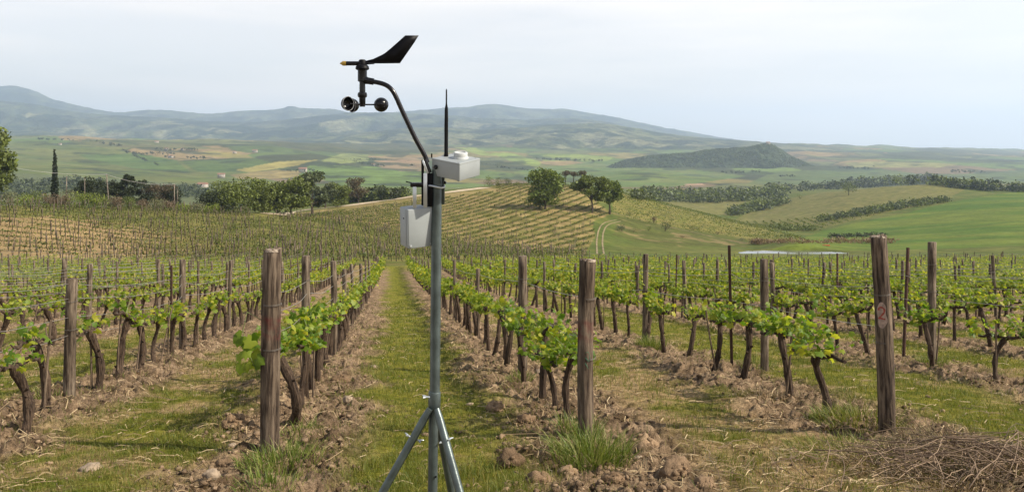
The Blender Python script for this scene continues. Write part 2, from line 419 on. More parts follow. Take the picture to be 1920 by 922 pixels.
M_stem = mat_simple('green_shoot', (0.16, 0.2, 0.06), 0.6)
M_grass = mat_leaf('grass_blade', [(0.0, (0.07, 0.10, 0.011)), (0.5, (0.125, 0.15, 0.02)), (0.85, (0.19, 0.185, 0.035)), (1.0, (0.31, 0.245, 0.095))], 0.35, 0.6, tcol=1.2)
M_tallgrass = mat_leaf('tall_grass_blade', [(0.0, (0.06, 0.10, 0.012)), (0.55, (0.125, 0.175, 0.025)), (0.85, (0.22, 0.24, 0.06)), (1.0, (0.42, 0.36, 0.17))], 0.35, 0.5, tcol=1.2)
M_straw = mat_leaf('dry_straw', [(0.0, (0.14, 0.095, 0.05)), (0.6, (0.27, 0.195, 0.10)), (1.0, (0.46, 0.36, 0.21))], 0.1, 0.7, tcol=1.0)
M_deadgrass = mat_leaf('dead_grass', [(0.0, (0.05, 0.038, 0.018)), (0.5, (0.12, 0.095, 0.04)), (1.0, (0.26, 0.2, 0.1))], 0.15, 0.8, tcol=1.0)
M_cane = mat_leaf('pruned_cane', [(0.0, (0.065, 0.042, 0.026)), (0.6, (0.17, 0.115, 0.07)), (1.0, (0.38, 0.27, 0.175))], 0.0, 0.7)

# ------------------------------------------------------------------ ground sheets
def sheet(Yv, uv, zfun, extra=None):
    Yg, Ug = np.meshgrid(Yv, uv, indexing='ij')
    X = Ug * Yg; Z = zfun(X, Yg)
    V = np.stack([X, Yg, Z], -1).reshape(-1, 3); nu = len(uv); ny = len(Yv)
    i = np.arange(ny - 1)[:, None] * nu + np.arange(nu - 1)[None, :]
    Fq = np.stack([i, i + 1, i + nu + 1, i + nu], -1).reshape(-1, 4)
    return V, Fq

def usamples(n, core=0.70, edge=1.1, ne=14):
    return np.concatenate([np.linspace(-edge, -core, ne)[:-1], np.linspace(-core, core, n), np.linspace(core, edge, ne)[1:]])

def lerp(a, b, w): return a * (1 - w[..., None]) + b * w[..., None]
A = np.array
def near_col(x, y):
    n0 = fbm(x * .45, y * .45, 71, 3); n1 = fbm(x * 1.4, y * 1.4, 5, 4); n2 = fbm(x * 5, y * 5, 13, 4, 0.6); n3 = fbm(x * 18, y * 18, 23, 3, 0.7)
    sw = soilw(x, y); d, c = rowdist(x, y)
    g = lerp(np.broadcast_to(A([0.100, 0.112, 0.009]), x.shape + (3,)), np.broadcast_to(A([0.20, 0.185, 0.025]), x.shape + (3,)), sstep(.3, .7, n2))
    dry = lerp(np.broadcast_to(A([0.215, 0.145, 0.062]), x.shape + (3,)), np.broadcast_to(A([0.37, 0.262, 0.13]), x.shape + (3,)), sstep(.3, .7, n3))
    soil = lerp(np.broadcast_to(A([0.115, 0.076, 0.043]), x.shape + (3,)), np.broadcast_to(A([0.33, 0.232, 0.142]), x.shape + (3,)), sstep(.32, .68, .5 * n2 + .5 * n3))
    # how dry each aisle is: centre aisle green, its neighbours patchy
    dr = np.where((c > -1.05) & (c < 1.83), -0.16, np.where((c >= 1.83) & (c < 4.95), 0.05, np.where((c < -1.05) & (c > -3.92), 0.05, np.where(c >= 4.95, -0.08, 0.0))))
    dw = sstep(.42, .66, .45 * n1 + .35 * n2 + .2 * n0 + dr)
    col = lerp(g, dry, dw)
    return lerp(col, soil, np.clip(sw, 0, 1)), dw, sw

Yn = np.concatenate([np.linspace(0.7, 2.7, 8), np.exp(np.linspace(math.log(2.75), math.log(88), 480))])
V, Fq = sheet(Yn, usamples(640), H)
c, _, _ = near_col(V[:, 0], V[:, 1])
b = len(V)
Vx = np.array([(-60, -30, -HC + SLOPE * 30), (60, -30, -HC + SLOPE * 30), (60, .66, -HC - SLOPE * .66), (-60, .66, -HC - SLOPE * .66)])
me = mesh_np('ground', np.concatenate([V, Vx]), [np.concatenate([Fq, [[b, b + 1, b + 2, b + 3]]])], M_ground, True, np.concatenate([c, np.tile([[.2, .16, .08]], (4, 1))]))
tag(link('ground', me), 'tilled earth and patchy grass between the vine rows', 'ground', kind='structure')

P_RHILL = [(520, 403), (640, 388), (770, 371), (915, 352), (960, 340), (1090, 340), (1125, 385), (1150, 400), (1112, 415), (1115, 445), (1095, 478), (1000, 468), (950, 461), (840, 447), (750, 432), (680, 417), (600, 407)]
P_RSLOPE = [(1150, 355), (1300, 390), (1500, 446), (1500, 452), (1430, 452), (1290, 436), (1200, 418), (1150, 402)]
P_GREEN = [(1440, 470), (1545, 432), (1620, 414), (1700, 399), (1780, 379), (1930, 355), (2700, 350), (2700, 500), (1600, 500)]
P_VINE2 = [(1360, 425), (1395, 402), (1480, 372), (1600, 350), (1760, 340), (1810, 355), (1770, 376), (1640, 404), (1545, 428), (1500, 440)]
P_VINE2B = [(1240, 380), (1330, 372), (1400, 374), (1380, 405), (1340, 402), (1290, 392)]

Yh = np.exp(np.linspace(math.log(88), math.log(1000), 330))
V, Fq = sheet(Yh, usamples(620), lambda x, y: H(x, y) + 0.35 * sstep(95, 140, y) * (fbm(x * .09, y * .09, 41, 3) - .5))
x, y, z = V.T; px = 960 + F * x / y; py = HY - F * z / y
n1 = fbm(x * .06, y * .06, 51, 4); n2 = fbm(x * .35, y * .35, 52, 4)
g1, g2 = A([0.062, 0.088, 0.014]), A([0.115, 0.118, 0.028])
col = lerp(np.tile(g1, (len(x), 1)), np.tile(g2, (len(x), 1)), sstep(.3, .7, .5 * n1 + .5 * n2))
def paint(mask, ca, cb, w=None):
    w = sstep(.3, .7, n2) if w is None else w
    cc = lerp(np.tile(A(ca), (len(x), 1)), np.tile(A(cb), (len(x), 1)), w)
    col[mask] = cc[mask]
lf = (y < 205) & (px < 1100) & ~inpoly(px, py, P_RHILL) & (py > 384)
paint(lf, (0.085, 0.092, 0.018), (0.145, 0.13, 0.036))
tan_ = lf & (px + 260 * (n1 - .5) < 430) & (y + 30 * (n2 - .5) < 126)
paint(tan_, (0.11, 0.10, 0.025), (0.25, 0.175, 0.08), sstep(.35, .6, n2 * .4 + n1 * .3 + .3 * (1 - sstep(120, 420, px + 200 * (n1 - .5)))))
rh = inpoly(px, py, P_RHILL) & (y > 128) & (y < 330)
paint(rh, (0.125, 0.115, 0.028), (0.25, 0.185, 0.075))
rs = inpoly(px, py, P_RSLOPE) & (y > 150) & (y < 345)
paint(rs, (0.115, 0.12, 0.025), (0.18, 0.155, 0.045))
gf = inpoly(px, py, P_GREEN) & (y > 180) & (y < 660)
paint(gf, (0.058, 0.105, 0.012), (0.105, 0.135, 0.02), sstep(.35, .65, fbm(x * .02 + y * .03, y * .045, 61, 3)))
v2 = (inpoly(px, py, P_VINE2) | inpoly(px, py, P_VINE2B)) & (y > 330) & (y < 800)
paint(v2, (0.10, 0.105, 0.024), (0.155, 0.14, 0.045))
scr = inpoly(px, py, [(1160, 405), (1260, 425), (1420, 452), (1400, 462), (1250, 462), (1150, 440)]) & (y > 140) & (y < 300)
paint(scr, (0.075, 0.085, 0.018), (0.17, 0.135, 0.055), sstep(.50, .62, n1 * .5 + n2 * .5))
wd = (px < 420) & (y > 330)
paint(wd, (0.07, 0.085, 0.035), (0.11, 0.125, 0.05))
me = mesh_np('hills', V, Fq, M_hill, True, col)
tag(link('hills', me), 'rolling green hill fields beyond the near vineyard', 'hills', kind='structure')

# valley floor: patchwork of fields
Yv = np.exp(np.linspace(math.log(1000), math.log(6000), 230))
def zval(x, y):
    return macro(x, y) + 17 * sstep(1000, 1500, y) * (fbm(x * .004, y * .004, 81, 4) - .5) * (1 + y / 3000)
V, Fq = sheet(Yv, usamples(560, 0.72, 1.25), zval)
x, y, z = V.T; px = 960 + F * x / y; py = HY - F * z / y
# voronoi field cells in plan
wx = x + 120 * (fbm(x * .004, y * .004, 91, 3) - .5); wy = y * .8 + 120 * (fbm(x * .004, y * .004, 92, 3) - .5)
cs = 270.0; best = np.full(len(x), 1e18); second = best.copy(); idx = np.zeros(len(x))
gx = np.floor(wx / cs); gy = np.floor(wy / cs)
for dx in (-1, 0, 1):
    for dy in (-1, 0, 1):
        cx = gx + dx; cy = gy + dy
        sx = (cx + hash2(cx, cy, 1)) * cs; sy = (cy + hash2(cx, cy, 2)) * cs
        dd = (wx - sx) ** 2 + (wy - sy) ** 2; hh = hash2(cx, cy, 3)
        m = dd < best; second = np.where(m, best, np.minimum(second, dd)); idx = np.where(m, hh, idx); best = np.where(m, dd, best)
pal = A([[0.085, 0.145, 0.04], [0.10, 0.17, 0.045], [0.14, 0.175, 0.055], [0.19, 0.19, 0.07], [0.22, 0.19, 0.09], [0.075, 0.125, 0.04], [0.12, 0.155, 0.06], [0.16, 0.14, 0.085], [0.09, 0.16, 0.04], [0.06, 0.09, 0.035]])
col = pal[(idx * 9.99).astype(int)]
edge = np.sqrt(second) - np.sqrt(best)
col = lerp(col, np.tile(A([0.045, 0.065, 0.028]), (len(x), 1)), (1 - sstep(5, 14, edge)) * (fbm(x * .01, y * .01, 95, 3) > .52))
fw = fbm(x * .0022, y * .0022, 97, 4)
n2 = fbm(x * .02, y * .02, 98, 4)
wood = sstep(.53, .58, fw + .12 * (n2 - .5)) * (px > 480)
col = lerp(col, np.tile(A([0.05, 0.07, 0.03]), (len(x), 1)), wood)
def vp(poly, ca, cb=None):
    m = inpoly(px, py, poly); cb = cb or tuple(v * 1.3 for v in ca)
    cc = lerp(np.tile(A(ca), (len(x), 1)), np.tile(A(cb), (len(x), 1)), sstep(.3, .7, n2)); col[m] = cc[m]
vp([(-50, 268), (60, 265), (180, 275), (330, 300), (480, 330), (560, 350), (300, 352), (-50, 345)], (0.085, 0.135, 0.035), (0.12, 0.155, 0.05))
vp([(130, 264), (330, 268), (420, 280), (260, 278), (150, 272)], (0.125, 0.135, 0.055), (0.09, 0.12, 0.045))
vp([(145, 290), (260, 288), (330, 300), (360, 325), (250, 315), (170, 300)], (0.065, 0.13, 0.03), (0.085, 0.15, 0.038))
vp([(340, 303), (480, 297), (510, 304), (440, 322), (370, 322)], (0.06, 0.115, 0.03), (0.075, 0.13, 0.035))
vp([(355, 287), (400, 283), (460, 290), (475, 296), (420, 296)], (0.25, 0.24, 0.07), (0.20, 0.21, 0.065))
vp([(440, 319), (520, 303), (595, 300), (560, 310), (470, 324)], (0.22, 0.225, 0.07))
vp([(430, 328), (520, 318), (600, 322), (560, 334), (450, 336)], (0.19, 0.18, 0.075))
vp([(600, 302), (640, 288), (690, 287), (692, 303), (640, 307)], (0.14, 0.19, 0.065))
vp([(700, 300), (790, 295), (800, 320), (720, 322)], (0.26, 0.20, 0.125), (0.2, 0.18, 0.1))
vp([(580, 310), (700, 312), (800, 330), (800, 350), (640, 345), (560, 328)], (0.09, 0.16, 0.04))
vp([(500, 268), (800, 262), (840, 285), (700, 290), (560, 282)], (0.05, 0.07, 0.03), (0.085, 0.1, 0.04))
vp([(848, 276), (890, 277), (930, 292), (905, 292)], (0.16, 0.23, 0.05))
vp([(918, 286), (960, 287), (1015, 304), (1010, 313), (960, 303)], (0.15, 0.23, 0.05))
vp([(1016, 290), (1080, 289), (1150, 296), (1140, 302), (1020, 302)], (0.15, 0.22, 0.05))
vp([(930, 300), (1000, 312), (1010, 325), (930, 320), (840, 305)], (0.05, 0.075, 0.03), (0.075, 0.095, 0.038))
vp([(960, 322), (1100, 305), (1300, 318), (1400, 330), (1250, 352), (1000, 350)], (0.09, 0.165, 0.045), (0.125, 0.175, 0.055))
vp([(1352, 310), (1420, 303), (1500, 318), (1520, 330), (1400, 326)], (0.11, 0.185, 0.05))
vp([(1450, 322), (1650, 316), (1750, 330), (1920, 318), (2000, 345), (1400, 345)], (0.08, 0.135, 0.05), (0.1, 0.15, 0.055))
vp([(1580, 305), (1700, 302), (1800, 308), (1760, 314), (1600, 314)], (0.17, 0.20, 0.075))
vp([(1280, 345), (1318, 344), (1320, 347), (1290, 347.5)], (0.30, 0.24, 0.17))
col = col * A([0.96, 0.80, 0.72]); spk = fbm(x * .012, y * .012, 99, 4); col = lerp(col, np.tile(A([0.035, 0.048, 0.02]), (len(x), 1)), .8 * sstep(.60, .66, spk))
me = mesh_np('valley', V, Fq, M_valley, True, col)
tag(link('valley', me), 'wide hazy valley of green and yellow fields', 'valley', kind='structure')

# ------------------------------------------------------------------ mountains
def mountain(name, label, Y0, D, sky_pts, base_py, amp, cA, cB, seed, ny=90, nx=520, pxr=(-650, 2650), open_=0.0, ridge=1.0):
    pxs = np.linspace(pxr[0], pxr[1], nx); sp = np.array(sky_pts, float)
    ridge_py = pchip(sp[:, 0], sp[:, 1], pxs) + ridge * 2.2 * (fbm(pxs / 26, pxs * 0, seed, 4) - .5) + ridge * 1.3 * (vnoise(pxs / 5, pxs * 0, seed + 5) - .5)
    tt = np.concatenate([np.linspace(0, 1, ny), 1 + np.linspace(0.04, .5, 10)])
    T, P = np.meshgrid(tt, pxs, indexing='ij'); R = np.broadcast_to(ridge_py, T.shape)
    Y = Y0 - D * (1 - T); X = (P - 960) / F * Y
    zb = -(np.maximum(base_py, R + 5) - HY) / F * (Y0 - D); zr = -(R - HY) / F * Y0
    w = np.clip(T, 0, 1); shape = w ** 1.25
    shape = np.where(T > 1, 1 - (T - 1) * 1.6, shape)
    n = fbm(X / (D * .22), Y / (D * .3), seed + 11, 5, .52); rid = 1 - np.abs(2 * n - 1)
    Z = zb + (zr - zb) * shape + amp * (rid - .72) * np.sin(np.clip(T, 0, 1) * math.pi) ** .8 * (zr - zb)
    Z = Z - np.where(T > 0.9, 0, 0)
    V = np.stack([X, Y, Z], -1).reshape(-1, 3); i = np.arange(len(tt) - 1)[:, None] * nx + np.arange(nx - 1)[None, :]
    Fq = np.stack([i, i + 1, i + nx + 1, i + nx], -1).reshape(-1, 4)
    xx, yy = V[:, 0], V[:, 1]
    a = fbm(xx / (D * .05), yy / (D * .09), seed + 21, 4); bb = fbm(xx / (D * .16), yy / (D * .16), seed + 22, 4)
    c = lerp(np.tile(A(cA), (len(xx), 1)), np.tile(A(cB), (len(xx), 1)), sstep(.35, .65, a))
    op = sstep(.58 - open_, .64 - open_, bb * .6 + a * .4) * (1 - sstep(.45, .9, T.reshape(-1)) * .8)
    c = lerp(c, np.tile(A([0.17, 0.165, 0.08]), (len(xx), 1)), op)
    return tag(link(name, mesh_np(name, V, Fq, M_mount, True, c)), label, 'mountain', kind='structure')

mountain('mountain', 'tallest hazy blue mountain range on the skyline', 9000, 2600,
         [(-650, 215), (-300, 190), (-80, 170), (0, 162), (20, 160), (50, 166), (100, 186), (160, 201), (225, 211), (270, 207), (300, 206), (340, 209), (390, 213), (440, 209), (510, 206), (530, 203), (545, 199), (565, 203), (620, 204), (660, 212), (770, 208), (830, 203), (880, 200), (920, 195), (960, 199), (1000, 204), (1060, 205), (1100, 211), (1160, 221), (1200, 230), (1290, 247), (1400, 264), (1500, 271), (1600, 282), (1700, 288), (1770, 287), (1850, 289), (1920, 289), (2200, 288), (2650, 285)],
         262, .55, (0.012, 0.024, 0.010), (0.085, 0.10, 0.042), 101, open_=-.02)
mountain('foothill', 'darker wooded foothills in front of the tall range', 6600, 2000,
         [(-650, 225), (-100, 195), (0, 190), (60, 195), (120, 207), (200, 216), (330, 222), (400, 228), (450, 229), (520, 226), (600, 217), (650, 212), (700, 211), (770, 213), (830, 216), (920, 222), (1000, 224), (1060, 222), (1120, 226), (1180, 238), (1260, 252), (1340, 262), (1400, 270), (1500, 278), (1600, 287), (1700, 295), (1920, 298), (2650, 294)],
         266, .60, (0.010, 0.021, 0.009), (0.075, 0.09, 0.036), 131, open_=.0)
mountain('foothill', 'low green and wooded hills along the far valley edge', 4700, 1500,
         [(-650, 240), (-100, 246), (0, 245), (80, 247), (160, 256), (250, 264), (330, 266), (500, 262), (560, 258), (640, 254), (700, 246), (760, 241), (830, 239), (900, 243), (960, 240), (1050, 233), (1120, 232), (1180, 238), (1240, 249), (1300, 257), (1400, 264), (1450, 268), (1540, 272), (1610, 280), (1660, 283), (1720, 291), (1800, 293), (1920, 296), (2650, 296)],
         290, .45, (0.020, 0.034, 0.012), (0.095, 0.105, 0.036), 151, open_=.08)
mountain('wooded_hill', 'dark wooded hill standing in the valley on the right', 2200, 190,
         [(1080, 326), (1140, 311), (1180, 297), (1240, 289), (1290, 286), (1330, 280), (1400, 275), (1425, 270), (1440, 268), (1455, 274), (1480, 290), (1515, 306), (1560, 322)],
         330, .30, (0.03, 0.044, 0.02), (0.06, 0.078, 0.035), 171, ny=50, nx=220, pxr=(1080, 1560), open_=-.3, ridge=.8)

# ------------------------------------------------------------------ pond, roads
a = np.arange(48) * 2 * math.pi / 48
pr = 1.06 + .1 * np.sin(3 * a + 1) * .5
Vp = np.concatenate([[[POND[0], POND[1], POND[4]]], np.stack([POND[0] + POND[2] * pr * np.cos(a), POND[1] + POND[3] * pr * np.sin(a), np.full(48, POND[4])], 1)])
m, t, o = nt('pond_water'); bs = nd(t, 'ShaderNodeBsdfPrincipled', Roughness=0.12); bs.inputs['Base Color'].default_value = (0.10, 0.10, 0.085, 1)
bs.inputs['Specular IOR Level'].default_value = 1.0
n = nd(t, 'ShaderNodeTexNoise', Scale=0.9, Detail=4.0); bp = nd(t, 'ShaderNodeBump', Strength=0.25, Distance=0.1); tc = nd(t, 'ShaderNodeTexCoord')
t.links.new(tc.outputs['Object'], n.inputs[0]); t.links.new(n.outputs[0], bp.inputs['Height']); t.links.new(bp.outputs[0], bs.inputs['Normal']); t.links.new(bs.outputs[0], o.inputs[0])
tag(link('pond', mesh_np('pond', Vp, np.array([(0, 1 + i, 1 + (i + 1) % 48) for i in range(48)]), m)), 'small pale pond behind the right vine rows', 'pond', kind='structure')

M_road = mat_simple('pale_dirt', (0.44, 0.35, 0.225), 0.95, nscale=0.8, var=0.2)
M_track = mat_simple('worn_track_earth', (0.20, 0.155, 0.075), 0.95, nscale=0.6, var=0.45)
def strip(name, pts, width, label, ymin=60, lift=0.05, mat=None, off=0.0):
    W_ = np.array([ground_at(*p, ymin) for p in pts])
    d = np.concatenate([[0], np.cumsum(np.linalg.norm(np.diff(W_[:, :2], axis=0), axis=1))]); q = np.linspace(0, d[-1], max(12, int(d[-1] / 1.5)))
    X = np.interp(q, d, W_[:, 0]); Y = np.interp(q, d, W_[:, 1])
    for _ in range(6):
        X[1:-1] = (X[:-2] + X[1:-1] * 2 + X[2:]) / 4; Y[1:-1] = (Y[:-2] + Y[1:-1] * 2 + Y[2:]) / 4
    T = np.stack([np.gradient(X), np.gradient(Y)], 1); T /= np.linalg.norm(T, axis=1)[:, None]; N = np.stack([-T[:, 1], T[:, 0]], 1)
    ws = width * (1 + .25 * (fbm(q / 3, q * 0, 5, 3) - .5)); VV = []; k = 5
    for j in range(k):
        s = (j / (k - 1) - .5) * ws + off; xx = X + N[:, 0] * s; yy = Y + N[:, 1] * s
        zz = H(xx, yy) + 0.35 * sstep(95, 140, yy) * (fbm(xx * .09, yy * .09, 41, 3) - .5) + lift
        VV.append(np.stack([xx, yy, zz], 1))
    VV = np.stack(VV, 1).reshape(-1, 3); n = len(q); i = np.arange(n - 1)[:, None] * k + np.arange(k - 1)[None, :]
    Fq = np.stack([i, i + 1, i + k + 1, i + k], -1).reshape(-1, 4)
    return tag(link(name, mesh_np(name, VV, Fq, mat or M_road, True)), label, 'road', kind='structure')
strip('dirt_road', [(515, 402), (545, 398.5), (580, 394), (640, 387), (700, 379), (760, 371), (830, 362), (880, 356), (912, 351.5)], 6.0, 'pale dirt road climbing beside the hill vineyard', 150, 0.10)
strip('farm_track', [(1126, 476), (1124, 455), (1126, 436), (1131, 424), (1142, 417), (1160, 414)], 0.32, 'left wheel rut of the two rut farm track', 110, 0.07, mat=M_track, off=0.6)
strip('farm_track', [(1126, 476), (1124, 455), (1126, 436), (1131, 424), (1142, 417), (1160, 414)], 0.32, 'right wheel rut of the two rut farm track', 110, 0.07, mat=M_track, off=-0.6)
strip('farm_track', [(1148, 400), (1180, 406), (1230, 418), (1290, 434), (1360, 450), (1400, 457)], 0.5, 'thin pale track along the foot of the vine slope', 110, 0.07, mat=M_track)

# ------------------------------------------------------------------ weather station on its tripod
def R3(ax, deg): return Matrix.Rotation(math.radians(deg), 4, ax)
M_steel = mat_simple('galvanised_green_steel', (0.085, 0.108, 0.106), 0.34, 0.45, nscale=8, var=0.12, bump=0.04, bscale=120)
M_steel = mat_simple('galvanised_green_steel', (0.070, 0.090, 0.088), 0.36, 0.4, nscale=22, var=0.28, bump=0.06, bscale=150)
M_zinc = mat_simple('bright_zinc', (0.50, 0.53, 0.54), 0.32, 0.75, nscale=30, var=0.1)
M_box = mat_simple('grey_polycarbonate', (0.255, 0.28, 0.28), 0.5, nscale=10, var=0.10, bump=0.03, bscale=200)
M_black = mat_simple('black_plastic', (0.005, 0.005, 0.006), 0.22, spec=0.28, nscale=30, var=0.2)
M_blackm = mat_simple('matt_black_plastic', (0.004, 0.004, 0.005), 0.5, spec=0.12, nscale=60, var=0.2)
M_rim = mat_simple('grey_rim', (0.20, 0.205, 0.21), 0.5)
M_yellow = mat_simple('brass_yellow', (0.36, 0.23, 0.03), 0.4, 0.3)
M_whitep = mat_simple('white_plastic', (0.42, 0.44, 0.43), 0.4, nscale=20, var=0.05)
YS = 3.0
def SP(px, py, Y=YS): return np.array([(px - 960) / F * Y, Y, -(py - HY) / F * Y])
PX = YS / F           # metres per photo pixel at the station
gz = h1(-0.3, YS)
ws = empty('weather_station', (float(SP(815, 0)[0]), YS, gz))
tag(ws, 'wind and weather station on a grey steel tripod in the grass path', 'weather station')
WSO = np.array([SP(815, 0)[0], YS, gz])
class SMB(MB):
    def build(s, name, mat, parent=None, smooth=True, col=False):
        s.V = [v - WSO for v in s.V]
        return MB.build(s, name, mat, parent if parent is not None else ws, smooth, col)
def bolt(p, ax, L, r, nm='wing_nut', par=None, M=M_zinc):
    b = SMB(); p = np.array(p, float); ax = np.array(ax, float); ax /= np.linalg.norm(ax); u = np.cross(ax, [0, 0, 1.0]); u /= np.linalg.norm(u); w = np.cross(ax, u)
    b.tube([p, p + ax * L], r, 8)
    for s in (-1, 1):
        q = p + ax * L * .55
        b.tube([q + u * s * r * .5, q + u * s * r * 2.6 + ax * r * 1.5, q + u * s * r * 4.2 + ax * r * 3.2], [r * .9, r * 1.0, r * .35], 6)
    return b.build(nm, M, par)
top, col_ = SP(819, 318), SP(815, 738)
b = SMB(); b.tube([top, SP(818.5, 400), SP(817, 560), col_ + [0, 0, -.05]], .0192, 24); b.build('mast_pole', M_steel)
b = SMB(); pth = [SP(815, 733), SP(814.8, 735), SP(814.2, 764), SP(814, 767)]
b.tube(pth, [.0215, .0232, .0232, .0205], 24); b.build('collar', M_steel)
b = SMB(); foot = SP(813, 765); b.tube([foot, [foot[0] - .012, YS, gz + .12]], .0182, 20); lp = b.build('lower_pole', M_steel)
b = SMB(); b.tube([SP(817, 893, 2.9835), SP(817, 893, 2.975)], .0042, 10); b.build('bolt_hole', M_blackm, lp)
def leg(p0, p1, r, nm='leg', flat=False):
    p0 = np.array(p0); p1 = np.array(p1); d = p1 - p0
    b = SMB()
    if not flat: b.tube([p0, p0 + d * .03, p0 + d * .97, p1], [r * .75, r, r, r * .9], 16)
    else: b.tube([p0, p1], r, 12)
    o = b.build(nm, M_steel)
    f = SMB(); f.tube([p1 + [0, 0, .02], p1 + [0, 0, -.015]], [r * 1.2, r * 1.6], 12); f.build('rubber_foot', M_blackm, o)
    return o
def footp(dx, dy):
    x, y = WSO[0] + dx, YS + dy; return [x, y, h1(x, y) + .01]
pl0 = SP(806, 766, 2.975); pr0 = SP(819, 766, 2.97); pb0 = SP(819, 775, 3.03)
l1 = leg(pl0, footp(-.66, -.06), .0150); l2 = leg(pr0, footp(.395, -.50), .0150); l3 = leg(pb0, footp(.135, .62), .0145)
bolt(SP(806, 744, 2.98), [-1, -.2, 0.15], .026, .0038)
bolt(SP(769, 818, 2.965), [-.8, -.2, .55], .016, .0036, par=l1); bolt(SP(783, 824, 2.975), [.9, -.3, -.2], .014, .0036, par=l1)
bolt(SP(838, 823, 2.93), [.9, -.5, .3], .014, .0036, par=l2); bolt(SP(826, 828, 3.0), [.5, -.8, .2], .014, .0034, par=l3)

# enclosure: grey box hung beside the pole
Mx = Matrix.Translation(Vector(SP(780.5, 424, 3.005))) @ R3('X', 7) @ R3('Z', 31)
W0, D0, H0 = .098, .082, .147
b = SMB(); b.box(0, .012, 0, W0, D0 - .024, H0, .004, Mx); enc = b.build('enclosure', M_box)
b = SMB(); b.box(0, -D0 / 2 + .0105, 0, W0 + .001, .0165, H0 + .001, .0035, Mx); lid = b.build('lid', M_box, enc)
for sx in (-1, 1):
    b = SMB(); b.box(sx * (W0 / 2 - .008), -D0 / 2 + .001, -H0 / 2 + .009, .008, .003, .008, .001, Mx); b.build('lid_screw', M_zinc, lid)
b = SMB(); b.box(-W0 / 2 - .001, .002, .035, .003, .005, .005, .001, Mx); b.build('vent_hole', M_blackm, enc)
for sx in (-.6, .6):
    b = SMB(); b.box(W0 / 2 * sx, -.002, -H0 / 2 - .002, .010, .016, .005, .001, Mx); b.build('cable_gland', M_box, enc)
# straps and clamp
b = SMB(); b.box(*SP(777.5, 372, 2.965), .0135, .004, .088, .0008); b.build('hanger_strap', M_zinc)
b = SMB(); b.box(*SP(797.5, 357, 2.955), .0135, .004, .128, .0008); b.build('hanger_strap', M_zinc)
b = SMB(); b.box(*SP(806, 356, 2.985), .0190, .012, .126, .001); b.build('backing_plate', M_blackm)
b = SMB(); b.box(*SP(830, 355, 3.02), .0150, .012, .112, .001); b.build('backing_plate', M_steel)
b = SMB(); b.box(*SP(783, 346.5, 2.985), .050, .045, .017, .003, None); b.tube([SP(772, 343, 2.985), SP(761, 340.5, 2.985)], .0022, 8); b.build('clamp_block', M_black)
b = SMB(); b.tube([SP(792.5, 300, 2.99), SP(792.8, 385, 2.99)], .0052, 12); b.build('support_rod', M_blackm)
b = SMB(); cc = SP(817, 349.5); an = np.linspace(math.radians(170), math.radians(378), 26)
b.tube(np.stack([cc[0] + .031 * np.cos(an) * 1.05, YS + .0255 * np.sin(an), cc[2] + 0 * an + .004 * np.sin(an * 2)], 1), .0042, 10); ub = b.build('u_bolt', M_zinc)
for px_, py_ in ((796, 349), (834, 342.5)):
    b = SMB(); q = SP(px_, py_, 2.985); b.tube([q + [0, -.004, 0], q + [0, .012, 0]], .0062, 6); b.build('nut', M_black, ub)

# upper sensor box
Mx = Matrix.Translation(Vector(SP(855, 313.5, 3.0))) @ R3('X', 12) @ R3('Y', 1.5) @ R3('Z', -36)
# local x axis runs along the long left face
LX, LY, LZ = .135, .122, .064
b = SMB(); b.box(0, 0, 0, LX, LY, LZ, .003, Mx); sb = b.build('sensor_box', M_box)
b = SMB(); b.box(0, 0, LZ / 2 - .0015, LX + .0008, LY + .0008, .009, .0028, Mx); b.build('lid', M_box, sb)
for qx, qy in ((.05, -.045), (.052, .045), (-.05, -.045)):
    b = SMB(); b.lathe([(.0045, 0), (.0045, .0055), (.0002, .0055)], 10, Mx @ Matrix.Translation((qx, qy, -LZ / 2 - .0055))); b.build('box_foot', M_box, sb)
for qx, qy in ((.056, -.05), (-.056, .05), (.056, .05)):
    b = SMB(); b.lathe([(.0036, 0), (.0036, .0028), (.0012, .003), (.0002, .0018)], 10, Mx @ Matrix.Translation((qx, qy, LZ / 2 + .002))); b.build('lid_screw', M_zinc, sb)
b = SMB(); MD = Mx @ Matrix.Translation((.012, .012, LZ / 2))
b.lathe([(.030, .0), (.030, .006), (.0285, .0085), (.0265, .009), (.0258, .012), (.0262, .023), (.0245, .0255), (.0195, .0257), (.0185, .0225), (.0002, .021)], 32, MD); b.build('light_sensor', M_whitep, sb)
b = SMB(); MG = Mx @ Matrix.Translation((-LX / 2 + .022, -LY / 2, .004)) @ R3('X', 90)
b.lathe([(.0085, 0), (.0085, .005), (.006, .008), (.0055, .010), (.0002, .010)], 14, MG); b.build('cable_port', M_black, sb)
# antenna
b = SMB(); a0 = SP(836.5, 293, 3.02); a1 = SP(837.2, 167, 3.02); d = a1 - a0
b.tube([a0, a0 + d * .03, a0 + d * .05, a0 + d * .5, a0 + d * .70, a0 + d * .765, a0 + d * .78, a0 + d * .98, a1],
       [.0085, .0085, .0074, .0072, .0066, .0036, .0030, .0026, .0012], 16); b.build('antenna', M_blackm)
